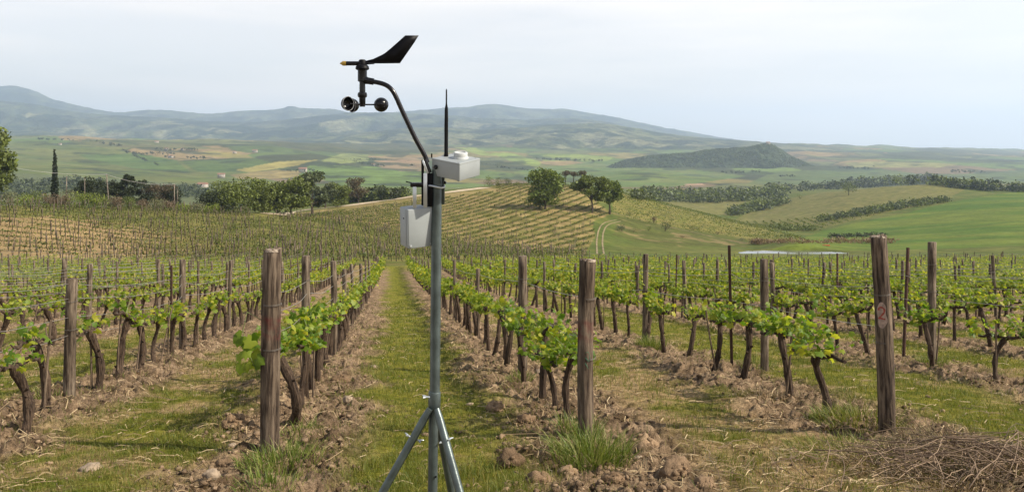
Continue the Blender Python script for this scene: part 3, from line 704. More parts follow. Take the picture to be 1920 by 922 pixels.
# curved arm
b = SMB(); ctrl = [(801.5, 305), (797, 293), (780, 262), (765, 231), (751, 201), (743, 183), (737, 172), (730, 164), (722, 159), (713, 156), (703, 154), (692, 152)]
ctrl = np.array(ctrl, float); tq = np.linspace(0, len(ctrl) - 1, 50)
P = np.stack([SP(pchip(np.arange(len(ctrl)), ctrl[:, 0], np.array([t]))[0], pchip(np.arange(len(ctrl)), ctrl[:, 1], np.array([t]))[0]) for t in tq])
b.tube(P, .0088, 16); arm = b.build('curved_arm', M_black)
b = SMB(); b.tube([SP(796.5, 299, 2.985), SP(806, 324, 2.985)], .0082, 12); b.build('arm_sleeve', M_black, arm)
b = SMB(); b.box(0, 0, 0, .0075, .004, .052, .0006, Matrix.Translation(Vector(SP(797.5, 313, 2.972))) @ R3('Y', -21)); b.build('arm_strap', M_zinc, arm)
b = SMB(); b.tube([SP(809.5, 296, 3.01), SP(809.5, 288, 3.01)], .0028, 8); b.build('stud', M_blackm, arm)
# anemometer body
def SL(cx, prof, mat, nm, par=None, n=24, Y=YS):
    b = SMB(); b.lathe([(r * PX, -(py - HY) * PX) for r, py in prof], n, Matrix.Translation((SP(cx, 0)[0], Y, 0))); return b.build(nm, mat, par)
body = SL(679.5, [(.1, 200.6), (4.2, 200.2), (5.8, 197), (6, 183.5), (8.2, 182), (9, 179), (8.3, 174.5), (5.6, 172.8), (5.4, 154), (8.6, 152.5), (8.6, 133), (8.8, 131.6), (.1, 131.6)], M_black, 'anemometer_body')
SL(679.5, [(.1, 131.5), (10.6, 131.4), (12.8, 129.8), (12.2, 125.5), (9.5, 122.3), (7.0, 121.6), (7.0, 114.5), (5.2, 112.3), (.1, 112.0)], M_blackm, 'rotating_hub', body)
b = SMB(); b.tube([SP(684, 150.5), SP(691, 152), SP(700.5, 153.5)], [.0155, .0128, .0128], 14); b.build('arm_socket', M_black, body)
# vane
b = SMB(); b.tube([SP(676, 119.3), SP(649, 119.3)], .0082, 14); b.tube([SP(684, 119.0), SP(702, 119.2)], [.006, .003], 10); vane = b.build('wind_vane', M_black)
b = SMB(); b.tube([SP(649.4, 119.3), SP(643, 119.3), SP(642.3, 119.3), SP(637, 119.3)], [.0088, .0088, .0080, .0006], 14); b.build('nose_tip', M_yellow, vane)
out = [(686, 114.5), (700, 111), (716, 103.5), (722, 100), (733, 91), (746, 79.5), (760, 67), (785, 67), (777, 80), (750, 119), (720, 119.4), (700, 119.4), (687, 118.8)]
VV = []; 
for dy in (-.0016, .0016): VV += [SP(px_, py_) + [0, dy, 0] for px_, py_ in out]
n = len(out); b = SMB(); b.add(VV, [(i, (i + 1) % n, n + (i + 1) % n, n + i) for i in range(n)])
tri = [(0, 1, 12), (1, 11, 12), (1, 2, 11), (2, 10, 11), (2, 3, 10), (3, 4, 10), (4, 9, 10), (4, 5, 9), (5, 8, 9), (5, 6, 8), (6, 7, 8)]
b.F3.append(np.array([(i, k, j) for i, j, k in tri] + [(i + n, j + n, k + n) for i, j, k in tri])); b.build('tail_fin', M_blackm, vane, False)
# cup rotor
cupc = SP(679.5, 196.3)
rot = SMB(); rot.lathe([(.0105, -.008), (.0105, .008), (.0002, .0085)], 16, Matrix.Translation(Vector(cupc)))
for q in (5, 133, 232):
    rot.tube([cupc, cupc + .062 * np.array([math.cos(math.radians(q)), math.sin(math.radians(q)), 0])], .0029, 8)
rotor = rot.build('cup_rotor', M_black)
prof = []
RC = .0255
for i in range(11):
    t = math.pi / 2 * i / 10; prof.append((RC * math.sin(t) + 1e-4, -RC * math.cos(t)))
prof += [(RC * 1.06, .0), (RC * 1.06, .0022), (RC * .95, .0022)]
for i in range(9, -1, -1):
    t = math.pi / 2 * i / 10; prof.append((RC * .93 * math.sin(t) + 1e-4, -RC * .93 * math.cos(t)))
for q in (5, 133, 232):
    e = np.array([math.cos(math.radians(q)), math.sin(math.radians(q)), 0]); axis = Vector((-e[1], e[0], 0))   # cup mouth along the tangent
    cpos = cupc + .070 * e
    b = SMB(); b.lathe(prof, 26, Matrix.Translation(Vector(cpos)) @ axis.to_track_quat('Z', 'Y').to_matrix().to_4x4()); cup = b.build('cup', M_black, rotor)
    b = SMB(); a_ = np.linspace(0, 2 * math.pi, 27); tq_ = axis.to_track_quat('Z', 'Y').to_matrix()
    b.tube([cpos + np.array(tq_ @ Vector((RC * 1.03 * math.cos(x_), RC * 1.03 * math.sin(x_), .002))) for x_ in a_], .0010, 6, cap=False); b.build('cup_rim', M_rim, cup)

# ------------------------------------------------------------------ posts
ORD = ['first', 'second', 'third', 'fourth', 'fifth', 'sixth', 'seventh', 'eighth', 'ninth', 'tenth', 'eleventh', 'twelfth', 'thirteenth', 'fourteenth',
       'fifteenth', 'sixteenth', 'seventeenth', 'eighteenth', 'nineteenth', 'twentieth', 'twenty-first', 'twenty-second', 'twenty-third', 'twenty-fourth', 'twenty-fifth', 'twenty-sixth', 'twenty-seventh', 'twenty-eighth']
ORD += ['twenty-ninth', 'thirtieth'] + ['thirty-' + o_ for o_ in ORD[:9]] + ['fortieth'] + ['forty-' + o_ for o_ in ORD[:9]] + ['fiftieth']
def rowname(k):
    if k == -1: return 'row just left of the grass path'
    if k == 1: return 'row just right of the grass path'
    a = abs(k); return '%s vine row %s of the path' % (ORD[a - 1], 'left' if k < 0 else 'right')
def post_mesh(name, r, h, mat, seed, n=14, rings=14, ragged=0.0, taper=0.06):
    rg = np.random.default_rng(seed); V = []; a = np.arange(n) * 2 * math.pi / n
    ph = rg.uniform(0, 6, 4)
    zs = np.concatenate([[-.15], np.linspace(0, h, rings)])
    bx, by = rg.normal(0, .012, 2)
    for z in zs:
        t = z / h
        rr = r * (1 + taper * (.5 - t)) * (1 + .05 * np.sin(2 * a + ph[0] + t) + .035 * np.sin(5 * a + ph[1] + 2 * t) + .03 * np.sin(9 * a + ph[2]) + rg.normal(0, .012, n) + .02 * math.sin(7 * t + ph[3]))
        zz = np.full(n, z)
        if z == zs[-1]: zz = zz + ragged * rg.normal(0, 1, n) * .012
        V.append(np.stack([rr * np.cos(a) + bx * math.sin(3 * t), rr * np.sin(a) + by * math.sin(2.5 * t + 1), zz], 1))
    m = len(zs); V = np.concatenate(V + [V[-1] * [.86, .86, 1] + [0, 0, .006], [[bx * .14, by * .1, h + .004]]])
    Fq = [(i * n + j, i * n + (j + 1) % n, (i + 1) * n + (j + 1) % n, (i + 1) * n + j) for i in range(m) for j in range(n)]
    F3 = [(m * n + j, m * n + (j + 1) % n, (m + 1) * n) for j in range(n)]
    return mesh_np(name, V, [np.array(F3), np.array(Fq)], mat, True)
def tie_mesh(r):
    b = MB(); a_ = np.linspace(0, 4 * math.pi, 34); b.tube(np.stack([r * 1.06 * np.cos(a_), r * 1.06 * np.sin(a_), .008 * a_ / 6 + .006 * np.sin(a_)], 1), .0018, 5); return b.mesh('wire_tie', M_tie)
slim = [post_mesh('vine_post', .052, 1.75, M_post, 20 + i, 10, 8) for i in range(6)]
slimtie = tie_mesh(.052)
def angle_iron(name, h):
    b = MB(); w = .045; th = .005
    prof = [(-w / 2, -w / 2), (w / 2, -w / 2), (w / 2, -w / 2 + th), (-w / 2 + th, -w / 2 + th), (-w / 2 + th, w / 2), (-w / 2, w / 2)]
    V = [(x_, y_, z_) for z_ in (-.1, h) for x_, y_ in prof]; n = 6
    b.add(V, [(i, (i + 1) % n, n + (i + 1) % n, n + i) for i in range(n)]); b.add([V[6 + i] for i in range(6)], [(0, 1, 2, 3), (0, 3, 4, 5)])
    return b.mesh(name, M_rust)
iron = angle_iron('metal_post', 1.85)
posts = []   # (k, y, x, object)  every post that stands
def put_post(k, y, me, label, group=None, name='vine_post', tilt=None, sc=(1, 1, 1), tie=(), x=None):
    x = row_x(k, y) if x is None else x
    o = link(name, me, None, (x, y, h1(x, y) - .02)); tl = tilt or (random.gauss(0, 1.6), random.gauss(0, 1.6))
    o.rotation_euler = (math.radians(tl[0]), math.radians(tl[1]), random.uniform(0, 6.28)); o.scale = sc
    tag(o, label, 'metal post' if name == 'metal_post' else 'post', group)
    for z_, tm in tie:
        t_ = link('wire_tie', tm, o); t_.location = (0, 0, z_)
    posts.append((k, y, x, o)); return o
# three thick end posts
e1 = post_mesh('end_post', .078, 1.80, M_post_red, 3, 28, 26, 1.0)
o = put_post(-1, 7.0, e1, 'thick end post with reddish stain left of the weather station', name='end_post', tilt=(0, .9), tie=((1.32, tie_mesh(.078)), (.93, tie_mesh(.078))), x=-2.13); o.rotation_euler[2] = 0
e2 = post_mesh('end_post', .075, 1.78, M_post_red, 4, 28, 26, .8)
o = put_post(1, 7.5, e2, 'thick end post with green twine standing in tall grass right of the path', name='end_post', tilt=(0, .5), tie=((1.42, tie_mesh(.075)), (.86, tie_mesh(.075))), x=(1100 - 960) / F * 7.5); o.rotation_euler[2] = 0
M_cut = mat_simple('sawn_end_grain', (0.30, 0.245, 0.185), 0.9, nscale=25, var=0.35, bump=0.5, bscale=60)
def cut_top(o, r, h):
    b = MB(); b.lathe([(r * .97, -.012), (r * .93, .004), (r * .75, .008), (r * .4, .006), (.0005, .007)], 20); c_ = b.build('cut_top', M_cut, o, True); c_.location = (0, 0, h)
cut_top(o, .075, 1.78); cut_top(posts[0][3], .076, 1.80)
M_twine = mat_simple('green_twine', (0.02, 0.16, 0.08), 0.7)
b = MB(); q = np.linspace(0, 1, 22); an = -1.95 + .55 * np.sin(q * 7); b.tube(np.stack([.081 * np.cos(an), .081 * np.sin(an), .92 - .13 * q + .03 * np.sin(q * 16)], 1), .0022, 5); b.build('twine', M_twine, o)
e3 = post_mesh('end_post', .079, 1.92, M_post_dark, 9, 28, 26, 1.2)
o = put_post(2, 7.7, e3, 'leaning thick end post marked with a red number 2', name='end_post', tilt=(0, -2.6), tie=((1.36, tie_mesh(.080)), (.90, tie_mesh(.080))), x=(1663 - 960) / F * 7.7); o.rotation_euler[2] = 0
cut_top(o, .075, 1.92)
# pale patch and red painted 2 on the post's face, curved round it
M_pale = mat_simple('bare_pale_wood', (0.30, 0.22, 0.17), 0.9, nscale=30, var=0.35)
M_redp = mat_simple('faded_red_paint', (0.27, 0.055, 0.035), 0.8, nscale=60, var=0.35)
from mathutils.bvhtree import BVHTree
bvh = BVHTree.FromPolygons([v.co[:] for v in e3.vertices], [p.vertices[:] for p in e3.polygons])
def on_face(u, z, lift, face=-.42):
    q = u / .079 + face; d = Vector((math.sin(q), -math.cos(q), 0)); h_ = bvh.ray_cast(d * .4 + Vector((0, 0, z)), -d)[0]
    return np.array((h_ if h_ is not None else d * .082 + Vector((0, 0, z))) + d * lift)
us, zs_ = np.linspace(-.05, .05, 13), np.linspace(1.05, 1.30, 21)
b = MB(); VV = [on_face(u * (.85 + .15 * math.sin(z_ * 40 + (1 if u > 0 else 3))) * math.sqrt(max(.05, 1 - ((z_ - 1.175) / .128) ** 2)), z_, .003) for z_ in zs_ for u in us]
b.add(VV, [(i * 13 + j, i * 13 + j + 1, (i + 1) * 13 + j + 1, (i + 1) * 13 + j) for i in range(20) for j in range(12)]); patch = b.build('bare_patch', M_pale, o)
two = np.array([(-.026, 1.222), (-.020, 1.243), (-.004, 1.252), (.014, 1.246), (.024, 1.228), (.021, 1.206), (.006, 1.182), (-.012, 1.160), (-.026, 1.141), (-.008, 1.147), (.010, 1.143), (.028, 1.139)])
b = MB(); tq = np.linspace(0, len(two) - 1, 44)
cu = pchip(np.arange(len(two)), two[:, 0], tq); cz = pchip(np.arange(len(two)), two[:, 1], tq)
tx, tz = np.gradient(cu), np.gradient(cz); L = np.hypot(tx, tz); nx_, nz_ = -tz / L, tx / L; VV = []
for i in range(44):
    w_ = .0072 + .0015 * math.sin(i * .9)
    VV += [on_face(cu[i] + nx_[i] * w_, cz[i] + nz_[i] * w_, .0065), on_face(cu[i] - nx_[i] * w_, cz[i] - nz_[i] * w_, .0065)]
b.add(VV, [(2 * i, 2 * i + 1, 2 * i + 3, 2 * i + 2) for i in range(43)]); b.build('painted_number', M_redp, o)

explicit = {-1: [10.9, 14.2, 18.3, 22.8], 1: [11.9, 18.0, 23.6], 2: [12.1, 16.4], -2: [9.85, 15.1, 19.2], 3: [13.2, 18]}
hs = {(1, 11.9): (1.35, 1.35, 1.03), (-2, 9.85): (1.25, 1.25, .86), (-1, 10.9): (1.05, 1.05, 1.02), (-2, 15.1): (1.1, 1.1, .98), (3, 13.2): (1.25, 1.25, 1.12), (2, 12.1): (1.2, 1.2, .98)}
cand = []
for k, c, y0, y1 in ROWS:
    ex = explicit.get(k, []); y = (ex[-1] if ex else y0 + random.uniform(0, 3))
    ys = list(ex)
    while y < y1 - 1:
        y += random.uniform(4.3, 5.4); ys.append(y)
    for y in ys: cand.append((k, y))
    # row end post
vis = [(k, y) for k, y in cand if abs(row_x(k, y)) < .655 * y + .5]
vis.sort(key=lambda t: t[1]); keep, rest_posts = vis[:262], vis[262:]
cnt = {}
for k, y in keep:
    cnt[k] = cnt.get(k, 0) + 1; i = cnt[k]; x = row_x(k, y) + random.gauss(0, .04); x = {(1, 11.9): (979 - 960) / F * 11.9, (-2, 9.85): (131 - 960) / F * 9.85, (-1, 10.9): (576 - 960) / F * 10.9, (1, 18.0): (897 - 960) / F * 18.0, (2, 12.1): (1432 - 960) / F * 12.1, (3, 13.2): (1748 - 960) / F * 13.2, (-2, 15.1): (342 - 960) / F * 15.1}.get((k, y), x)
    me = slim[random.randrange(6)]; s = hs.get((k, y), (random.uniform(.75, 1.15),) * 2 + (random.uniform(.88, 1.03),))
    lab = 'grey weathered post, %s one along the %s' % (ORD[i - 1], rowname(k)) if y > 9.8 or k != -2 else 'stout mossy post between vines'
    tie = ((1.42, slimtie), (1.02, slimtie)) if y < 20 else ()
    put_post(k, y, me, lab, 'wooden posts along the vine rows', x=x, sc=s, tie=tie, tilt=(random.gauss(0, .4), random.gauss(0, .5)) if y < 16 else None)
for k, y, lab, z_ in ((2, 12.6, 'rusty square metal post rising above vines right of the middle', 1.02), (3, 13.9, 'rusty metal post behind the number 2 end post', 1.04), (-2, 14.2, 'dark rusty metal post in the second vine row left of the path', .92),
                  (3, 24.0, 'distant rusty metal post in the third vine row right of the path', 1.0), (5, 26.0, 'thin rusty metal post in the fifth vine row right of the path', 1.05), (-4, 19.5, 'rusty metal post in the fourth vine row left of the path', 1.0)):
    x = row_x(k, y)
    if y == 12.6: x = (1372 - 960) / F * y
    if y == 13.9: x = (1694 - 960) / F * y
    put_post(k, y, iron, lab, None, 'metal_post', (random.gauss(0, 1), 1.2 if y != 13.9 else 2.0), (1, 1, z_), x=x)
# posts beyond the first few hundred: one mass
b = MB(); base = np.array([(math.cos(q), math.sin(q)) for q in np.arange(5) * 2 * math.pi / 5])
for k, y in rest_posts:
    x = row_x(k, y); z_ = h1(x, y); hh = random.uniform(1.5, 1.8); r_ = random.uniform(.035, .055); dx = random.gauss(0, .04)
    V_ = [(x + r_ * c_, y + r_ * s_, z_ - .1) for c_, s_ in base] + [(x + dx + r_ * c_, y + r_ * s_, z_ + hh) for c_, s_ in base]
    b.add(V_, [(i, (i + 1) % 5, 5 + (i + 1) % 5, 5 + i) for i in range(5)]); b.add(V_[5:], [(0, 1, 2), (0, 2, 3), (0, 3, 4)])
if rest_posts: tag(b.build('distant_posts', M_post), 'far vineyard posts too many and small to count', 'posts', kind='stuff')

# ------------------------------------------------------------------ trellis wires: one per row and height
bypost = {}
for k, y, x, o in posts: bypost.setdefault(k, []).append((y, x))
for k, y in rest_posts: bypost.setdefault(k, []).append((y, row_x(k, y)))
for k, c, y0, y1 in ROWS:
    pts = sorted(bypost.get(k, []))
    if len(pts) < 2: continue
    for wi, hw in enumerate((1.42, 1.02) if k > 0 or k < -7 else (1.42, 1.02, 1.24, .80)):
        P_ = []
        first = (y0, row_x(k, y0)) if pts[0][0] > y0 + .2 else pts[0]
        if first != pts[0]: pts = [first] + pts
        for i in range(len(pts) - 1):
            (ya, xa), (yb, xb) = pts[i], pts[i + 1]
            za, zb = h1(xa, ya) + hw, h1(xb, yb) + hw
            for t in np.linspace(0, 1, 5)[:-1]:
                P_.append((xa + (xb - xa) * t, ya + (yb - ya) * t, za + (zb - za) * t - .05 * math.sin(math.pi * t) + random.gauss(0, .008)))
        P_.append((pts[-1][1], pts[-1][0], h1(pts[-1][1], pts[-1][0]) + hw))
        P_ = np.array(P_); b = MB(); b.tube(P_, np.clip(.0019 + P_[:, 1] * .00014, .002, .007), 4, cap=False)
        tag(b.build('trellis_wire', M_wire), '%s wire strung along the %s' % (('upper', 'lower', 'middle', 'lowest')[wi], rowname(k)), 'wire', 'trellis wires on the vine rows')

# ------------------------------------------------------------------ grapevines
LR = [(90, 1.0), (62, .70), (38, .93), (8, .62), (-28, .85), (-58, .60), (-84, .16)]
_pts = [(math.radians(a_), r_) for a_, r_ in LR]
_pts = _pts + [(math.pi - a_, r_) for a_, r_ in reversed(_pts[1:])]
LEAFV = np.array([(0, .0, 0.0)] + [(r_ * math.cos(a_), r_ * math.sin(a_) , 0) for a_, r_ in _pts])
LEAFV[:, 2] = -.28 * np.abs(LEAFV[:, 0]) ** 1.5 - .16 * LEAFV[:, 1] ** 2 + np.where(np.arange(len(LEAFV)) % 2 == 0, .06, -.04); LEAFV[0, 2] = .05
nL = len(LEAFV) - 1
LEAFF = np.array([(0, 1 + i, 1 + (i + 1) % nL) for i in range(nL)])
def rotm(rg, n, up=0.55):
    """random leaf frames whose normals lean upward / outward"""
    nrm = rg.normal(0, 1, (n, 3)); nrm[:, 2] = np.abs(nrm[:, 2]) * .6 + up; nrm /= np.linalg.norm(nrm, axis=1)[:, None]
    t = rg.normal(0, 1, (n, 3)); t[:, 2] -= .6; t -= nrm * (t * nrm).sum(1)[:, None]; t /= np.linalg.norm(t, axis=1)[:, None]
    return np.stack([np.cross(t, nrm), t, nrm], -1)
def leaves_np(P, R, S, Vb=LEAFV, Fb=LEAFF):
    n = len(P); V = np.einsum('nij,kj->nki', R, Vb) * S[:, None, None] + P[:, None, :]
    return V.reshape(-1, 3), (Fb[None] + (np.arange(n) * len(Vb))[:, None, None]).reshape(-1, Fb.shape[1])
CS = -SLOPE   # cordon follows the slope along local x
def vine_parts(seed, lush=1.0, bend=0.0):
    rg = np.random.default_rng(seed)
    hz = rg.uniform(.66, .80); lean = rg.normal(0, .05, 2); t = np.linspace(0, 1, 12)
    wob = rg.uniform(0, 6, 4)
    tp = np.stack([lean[0] * t + .028 * np.sin(5 * t + wob[0]) * t, lean[1] * t + .028 * np.sin(4.2 * t + wob[1]) * t, -.08 + (hz + .08) * t], 1)
    tp[:, 0] += bend * (np.sin(math.pi * t * .75) - .7 * t * t); tp[:, 1] += .4 * bend * np.sin(4 * t)
    r0 = rg.uniform(.028, .042)
    tr = r0 * (1.25 - .35 * t + .12 * np.sin(17 * t + wob[2]) + rg.normal(0, .07, 12)); tr[-2:] *= [1.3, 1.15]; tr = tr * (1 + 1.2 * abs(bend))
    mt = MB(); mt.tube(tp, tr, 8)
    for s in range(5):      # knots and old spurs
        i = rg.integers(2, 11); q = rg.uniform(0, 6.28); d = np.array([math.cos(q), math.sin(q), .5])
        mt.tube([tp[i], tp[i] + d * r0 * 1.1, tp[i] + d * r0 * 1.7], [r0 * .6, r0 * .45, r0 * .12], 5)
    head = tp[-1]; arms = []; cords = []
    for sg in (-1, 1):
        L = rg.uniform(.44, .57); tt = np.linspace(0, 1, 8)
        ap = np.stack([head[0] + sg * L * tt, head[1] + .025 * np.sin(6 * tt + wob[3]), head[2] - .02 + CS * sg * L * tt + .05 * np.sin(3 * tt) * rg.uniform(.3, 1) + .016 * np.sin(14 * tt)], 1)
        mc = MB(); mc.tube(ap, .026 * (1.1 - .45 * tt) + rg.normal(0, .0018, 8), 7)
        for s in range(3):
            i = rg.integers(1, 8); mc.tube([ap[i], ap[i] + [rg.normal(0, .015), rg.normal(0, .015), .05]], [.013, .009], 5)
        cords.append(mc); arms.append(ap)
    allp = np.concatenate(arms); P = []; S = []; ms = MB()
    for s in range(rg.integers(7, 11)):
        o_ = allp[rg.integers(0, 16)]; L = rg.uniform(.10, .30) * (0.8 + .3 * lush); d = np.array([rg.normal(0, .35), rg.normal(0, .42), 1.0]); d /= np.linalg.norm(d)
        tt = np.linspace(0, 1, 5); sp = o_ + d * L * tt[:, None] + np.array([0, 0, -.10]) * (tt[:, None] ** 2) * rg.uniform(0, 1)
        ms.tube(sp, [.0045, .004, .0035, .003, .002], 4, cap=False)
        for j in range(int(rg.integers(8, 13) * lush)):
            f = rg.uniform(.05, 1.05); q = o_ + d * L * f; out = rg.normal(0, 1, 3) * [.075, .075, .05]; P.append(q + out + [0, 0, .01]); S.append(rg.uniform(.040, .074) * (1.15 - .45 * f))
    return mt, cords, ms, np.array(P), rotm(rg, len(P)), np.array(S)
VAR = []
for i in range(12):
    mt, cords, ms, P, R, S = vine_parts(300 + i, [1.4, .65, 1.2, .6, 1.3, .9, 1.5, .55, 1.2, 1.7, 1.2, .7][i], [0, .05, -.06, .08, 0, -.1, .05, .1, -.04, .15, -.22, .12][i])
    lv, lf_ = leaves_np(P, R, S)
    VAR.append(dict(trunk=mt.mesh('trunk', M_bark, True), cords=[c_.mesh('cordon', M_bark, True) for c_ in cords], shoots=ms.mesh('shoots', M_stem),
                    fol=mesh_np('foliage', lv, lf_, M_leaf, True), P=P, R=R, S=S))
leafme = []
for i in range(5):
    v = LEAFV.copy(); rg = np.random.default_rng(i); v[1:, :2] *= rg.uniform(.86, 1.12, (nL, 1)); v[:, 2] *= rg.uniform(.5, 1.8); v[:, 2] += .12 * v[:, 0] * rg.normal()
    leafme.append(mesh_np('leaf', v, LEAFF, M_leafo, True))
ROWANG = math.atan2(1, ROWDIR)
def make_vine(vi, x, y, label, group, ang, sc, single):
    d = VAR[vi]; r = empty('grapevine', (x, y, h1(x, y)), ang); r.scale = sc
    tag(r, label, 'grapevine', group)
    link('trunk', d['trunk'], r)
    for c_ in d['cords']: link('cordon', c_, r)
    tag(link('shoots', d['shoots'], r), kind='stuff')
    if single:
        for p_, R_, s_ in zip(d['P'], d['R'], d['S']):
            o = link('leaf', leafme[random.randrange(5)], r)
            o.rotation_mode = 'QUATERNION'; o.location = p_; o.rotation_quaternion = Matrix(R_.tolist()).to_quaternion(); o.scale = (s_,) * 3
    else: tag(link('foliage', d['fol'], r), kind='stuff')
    return r
vexp = {-1: [8.15, 9.0, 9.8, 10.45, 11.3, 12.1], 1: [8.35, 9.1, 9.85, 10.9, 12.4, 13.2], 2: [8.45, 9.75, 11.35, 12.35, 13.6, 14.9, 16.2], -2: [7.9, 8.95, 10.5, 11.5, 12.3, 13.2, 14.0], 3: [8.9, 11.2, 12.6, 14.3]}
cand = []
for k, c, y0, y1 in ROWS:
    ys = list(vexp.get(k, [])); y = ys[-1] if ys else y0 + random.uniform(0, .8)
    while y < y1:
        y += random.uniform(.82, 1.08) if k < 3 else random.uniform(.8, 1.02); ys.append(y)
    for y in ys:
        if random.random() < .04 and y > 15: continue
        cand.append((k, y))
vis = [(k, y) for k, y in cand if abs(row_x(k, y)) < .655 * y + .7]
vis.sort(key=lambda t: t[1]); near, far = vis[:292], vis[292:]
cnt = {}; SPECIAL = {(-1, 8.15): 'gnarled twisted grapevine right behind the thick stained end post', (2, 8.45): 'bent grapevine with bushy leaves left of the number 2 post',
                     (-2, 7.9): 'bare lower trunk grapevine at the left edge of the photo', (1, 8.35): 'leafy grapevine just behind the end post with green twine'}
stakes = []
for k, y in near:
    cnt[k] = cnt.get(k, 0) + 1; x = row_x(k, y) + random.gauss(0, .03)
    if (k, y) == (2, 8.45): x = (1552 - 960) / F * y
    if (k, y) == (-2, 7.9): x = (40 - 960) / F * y
    lab = SPECIAL.get((k, y), 'leafy grapevine, %s from the near end of the %s' % (ORD[cnt[k] - 1], rowname(k)))
    s = random.uniform(.92, 1.1); vi = random.choice([1, 3, 7, 7, 11, 3]) if k < 0 else random.choice([0, 2, 4, 6, 8, 5])
    if k < -2: vi = random.choice([1, 3, 7, 5, 11])
    elif y > 40: vi = random.choice([2, 4, 5, 8, 1])
    if (k, y) == (-1, 8.15): vi = 10
    if k in (-1, 1) and 8.2 < y < 12: vi = random.choice([0, 4, 6])
    if k == 2 and y < 9: vi = 9
    v_ = make_vine(vi, x, y, lab, 'grapevines in the near vineyard', ROWANG + random.gauss(0, .05), (s, random.choice([-1, 1]) * s, s * random.uniform(.94, 1.06)), y < 13.0); v_.rotation_euler[0] = random.gauss(0, .05); v_.rotation_euler[1] = random.gauss(.03, .07)
    if y < 24 and random.random() < .5: stakes.append((k, y, x, cnt[k]))
stm = []
for i in range(4):
    b = MB(); rg = np.random.default_rng(60 + i); t = np.linspace(0, 1, 5); L = rg.uniform(.85, 1.1)
    b.tube(np.stack([.01 * np.sin(3 * t), .008 * np.sin(2 * t + 1), -.1 + (L + .1) * t], 1), .014 + rg.normal(0, .001, 5), 6); stm.append(b.mesh('vine_stake', M_stake, True))
for k, y, x, i in stakes:
    xx, yy = x + random.uniform(-.08, .08), y + random.uniform(-.12, .12)
    o = link('vine_stake', random.choice(stm), None, (xx, yy, h1(xx, yy) - .02)); o.rotation_euler = (random.gauss(0, .09), random.gauss(0, .09), random.uniform(0, 6))
    tag(o, 'thin grey stake beside the %s grapevine of the %s' % (ORD[i - 1], rowname(k)), 'stake', 'thin stakes propping the vines')

def far_vines(name, label, XYZ, ang, leafn, leafr, hgt, mat=M_leaf, spread=(.5, .16, .2), trunk=True, seed=5):
    rg = np.random.default_rng(seed); n = len(XYZ); XYZ = np.asarray(XYZ)
    ca, sa = np.cos(ang), np.sin(ang); m = n * leafn
    base = np.repeat(XYZ, leafn, 0); a_ = np.repeat(np.broadcast_to(ca, n), leafn); s_ = np.repeat(np.broadcast_to(sa, n), leafn)
    l = rg.uniform(-1, 1, m) * spread[0]; w = rg.normal(0, 1, m) * spread[1]; h = hgt + rg.normal(0, 1, m) * spread[2]
    gap = np.repeat(rg.uniform(.65, 1.15, n), leafn)
    P = base + np.stack([a_ * l - s_ * w, s_ * l + a_ * w, h], 1)
    q = np.array([(-1, -.6, 0), (.2, -1, .25), (1, .5, 0), (-.3, 1, .2)]) * .8
    V, Fq = leaves_np(P, rotm(rg, m, .4), rg.uniform(.7, 1.25, m) * leafr * gap, q, np.array([[0, 1, 2, 3]]))
    o = tag(link(name, mesh_np(name, V, Fq, mat)), label, 'vines', kind='stuff')
    if trunk:
        t = np.array([(-.034, 0, 0), (.034, 0, 0), (0, .05, 0), (-.028, 0, 1), (.028, 0, 1), (0, .04, 1)]); k = np.repeat(XYZ, 6, 0)
        off = np.tile(t, (n, 1)); ln = np.repeat(rg.normal(0, .07, (n, 2)), 6, 0); off[:, :2] += ln * off[:, 2:3]; off[:, 2] *= hgt + .02
        Fq = (np.array([(0, 1, 4, 3), (1, 2, 5, 4), (2, 0, 3, 5)])[None] + (np.arange(n) * 6)[:, None, None]).reshape(-1, 4)
        b2 = link('trunks', mesh_np('trunks', k + off, Fq, M_bark), o); tag(b2, kind='stuff')
    return o
fx = np.array([row_x(k, y) for k, y in far]); fy = np.array([y for k, y in far])
fl_ = np.array([k < -1 for k, y in far]); XF = np.stack([fx, fy, H(fx, fy)], 1)
far_vines('distant_grapevines', 'far rows of leafy grapevines right of the grass path', XF[~fl_], ROWANG, 80, .085, .86)
far_vines('distant_grapevines', 'far rows of sparser grapevines left of the grass path', XF[fl_], ROWANG, 46, .080, .82, spread=(.5, .14, .13), seed=6)

# vines and posts on the hill fields: real rows following each field
def HH(x, y): return H(x, y) + 0.35 * sstep(95, 140, y) * (fbm(x * .09, y * .09, 41, 3) - .5)
RPX = [470, 520, 580, 640, 700, 760, 830, 880, 912]; RPY = [405, 401, 394, 387, 379, 371, 362, 356, 351.5]
def field_rows(dirv, spacing, step, yr, test, xr=(-200, 200)):
    d = np.array(dirv, float); d /= np.linalg.norm(d); nrm = np.array([-d[1], d[0]])
    us = np.arange(-450, 450, step); vs = np.arange(-450, 450, spacing)
    U, Vv = np.meshgrid(us, vs, indexing='ij'); U = U + RNG.uniform(-.15, .15, U.shape) * step
    ben = 3.0 * np.sin(U / 55.0)
    x = d[0] * U + nrm[0] * (Vv + ben); y = d[1] * U + nrm[1] * (Vv + ben); x, y = x.ravel(), y.ravel(); 
    m = (y > yr[0]) & (y < yr[1]); x, y = x[m], y[m]
    px = 960 + F * x / y; m = (px > -60) & (px < 1990); x, y, px = x[m], y[m], px[m]
    z = HH(x, y); py = HY - F * z / y; m = test(px, py, x, y); m &= ~((px > 470) & (px < 930) & (py < np.interp(px, RPX, RPY) + 9.5)); m &= RNG.random(len(x)) > .05
    return np.stack([x[m], y[m], z[m]], 1), math.atan2(d[1], d[0])
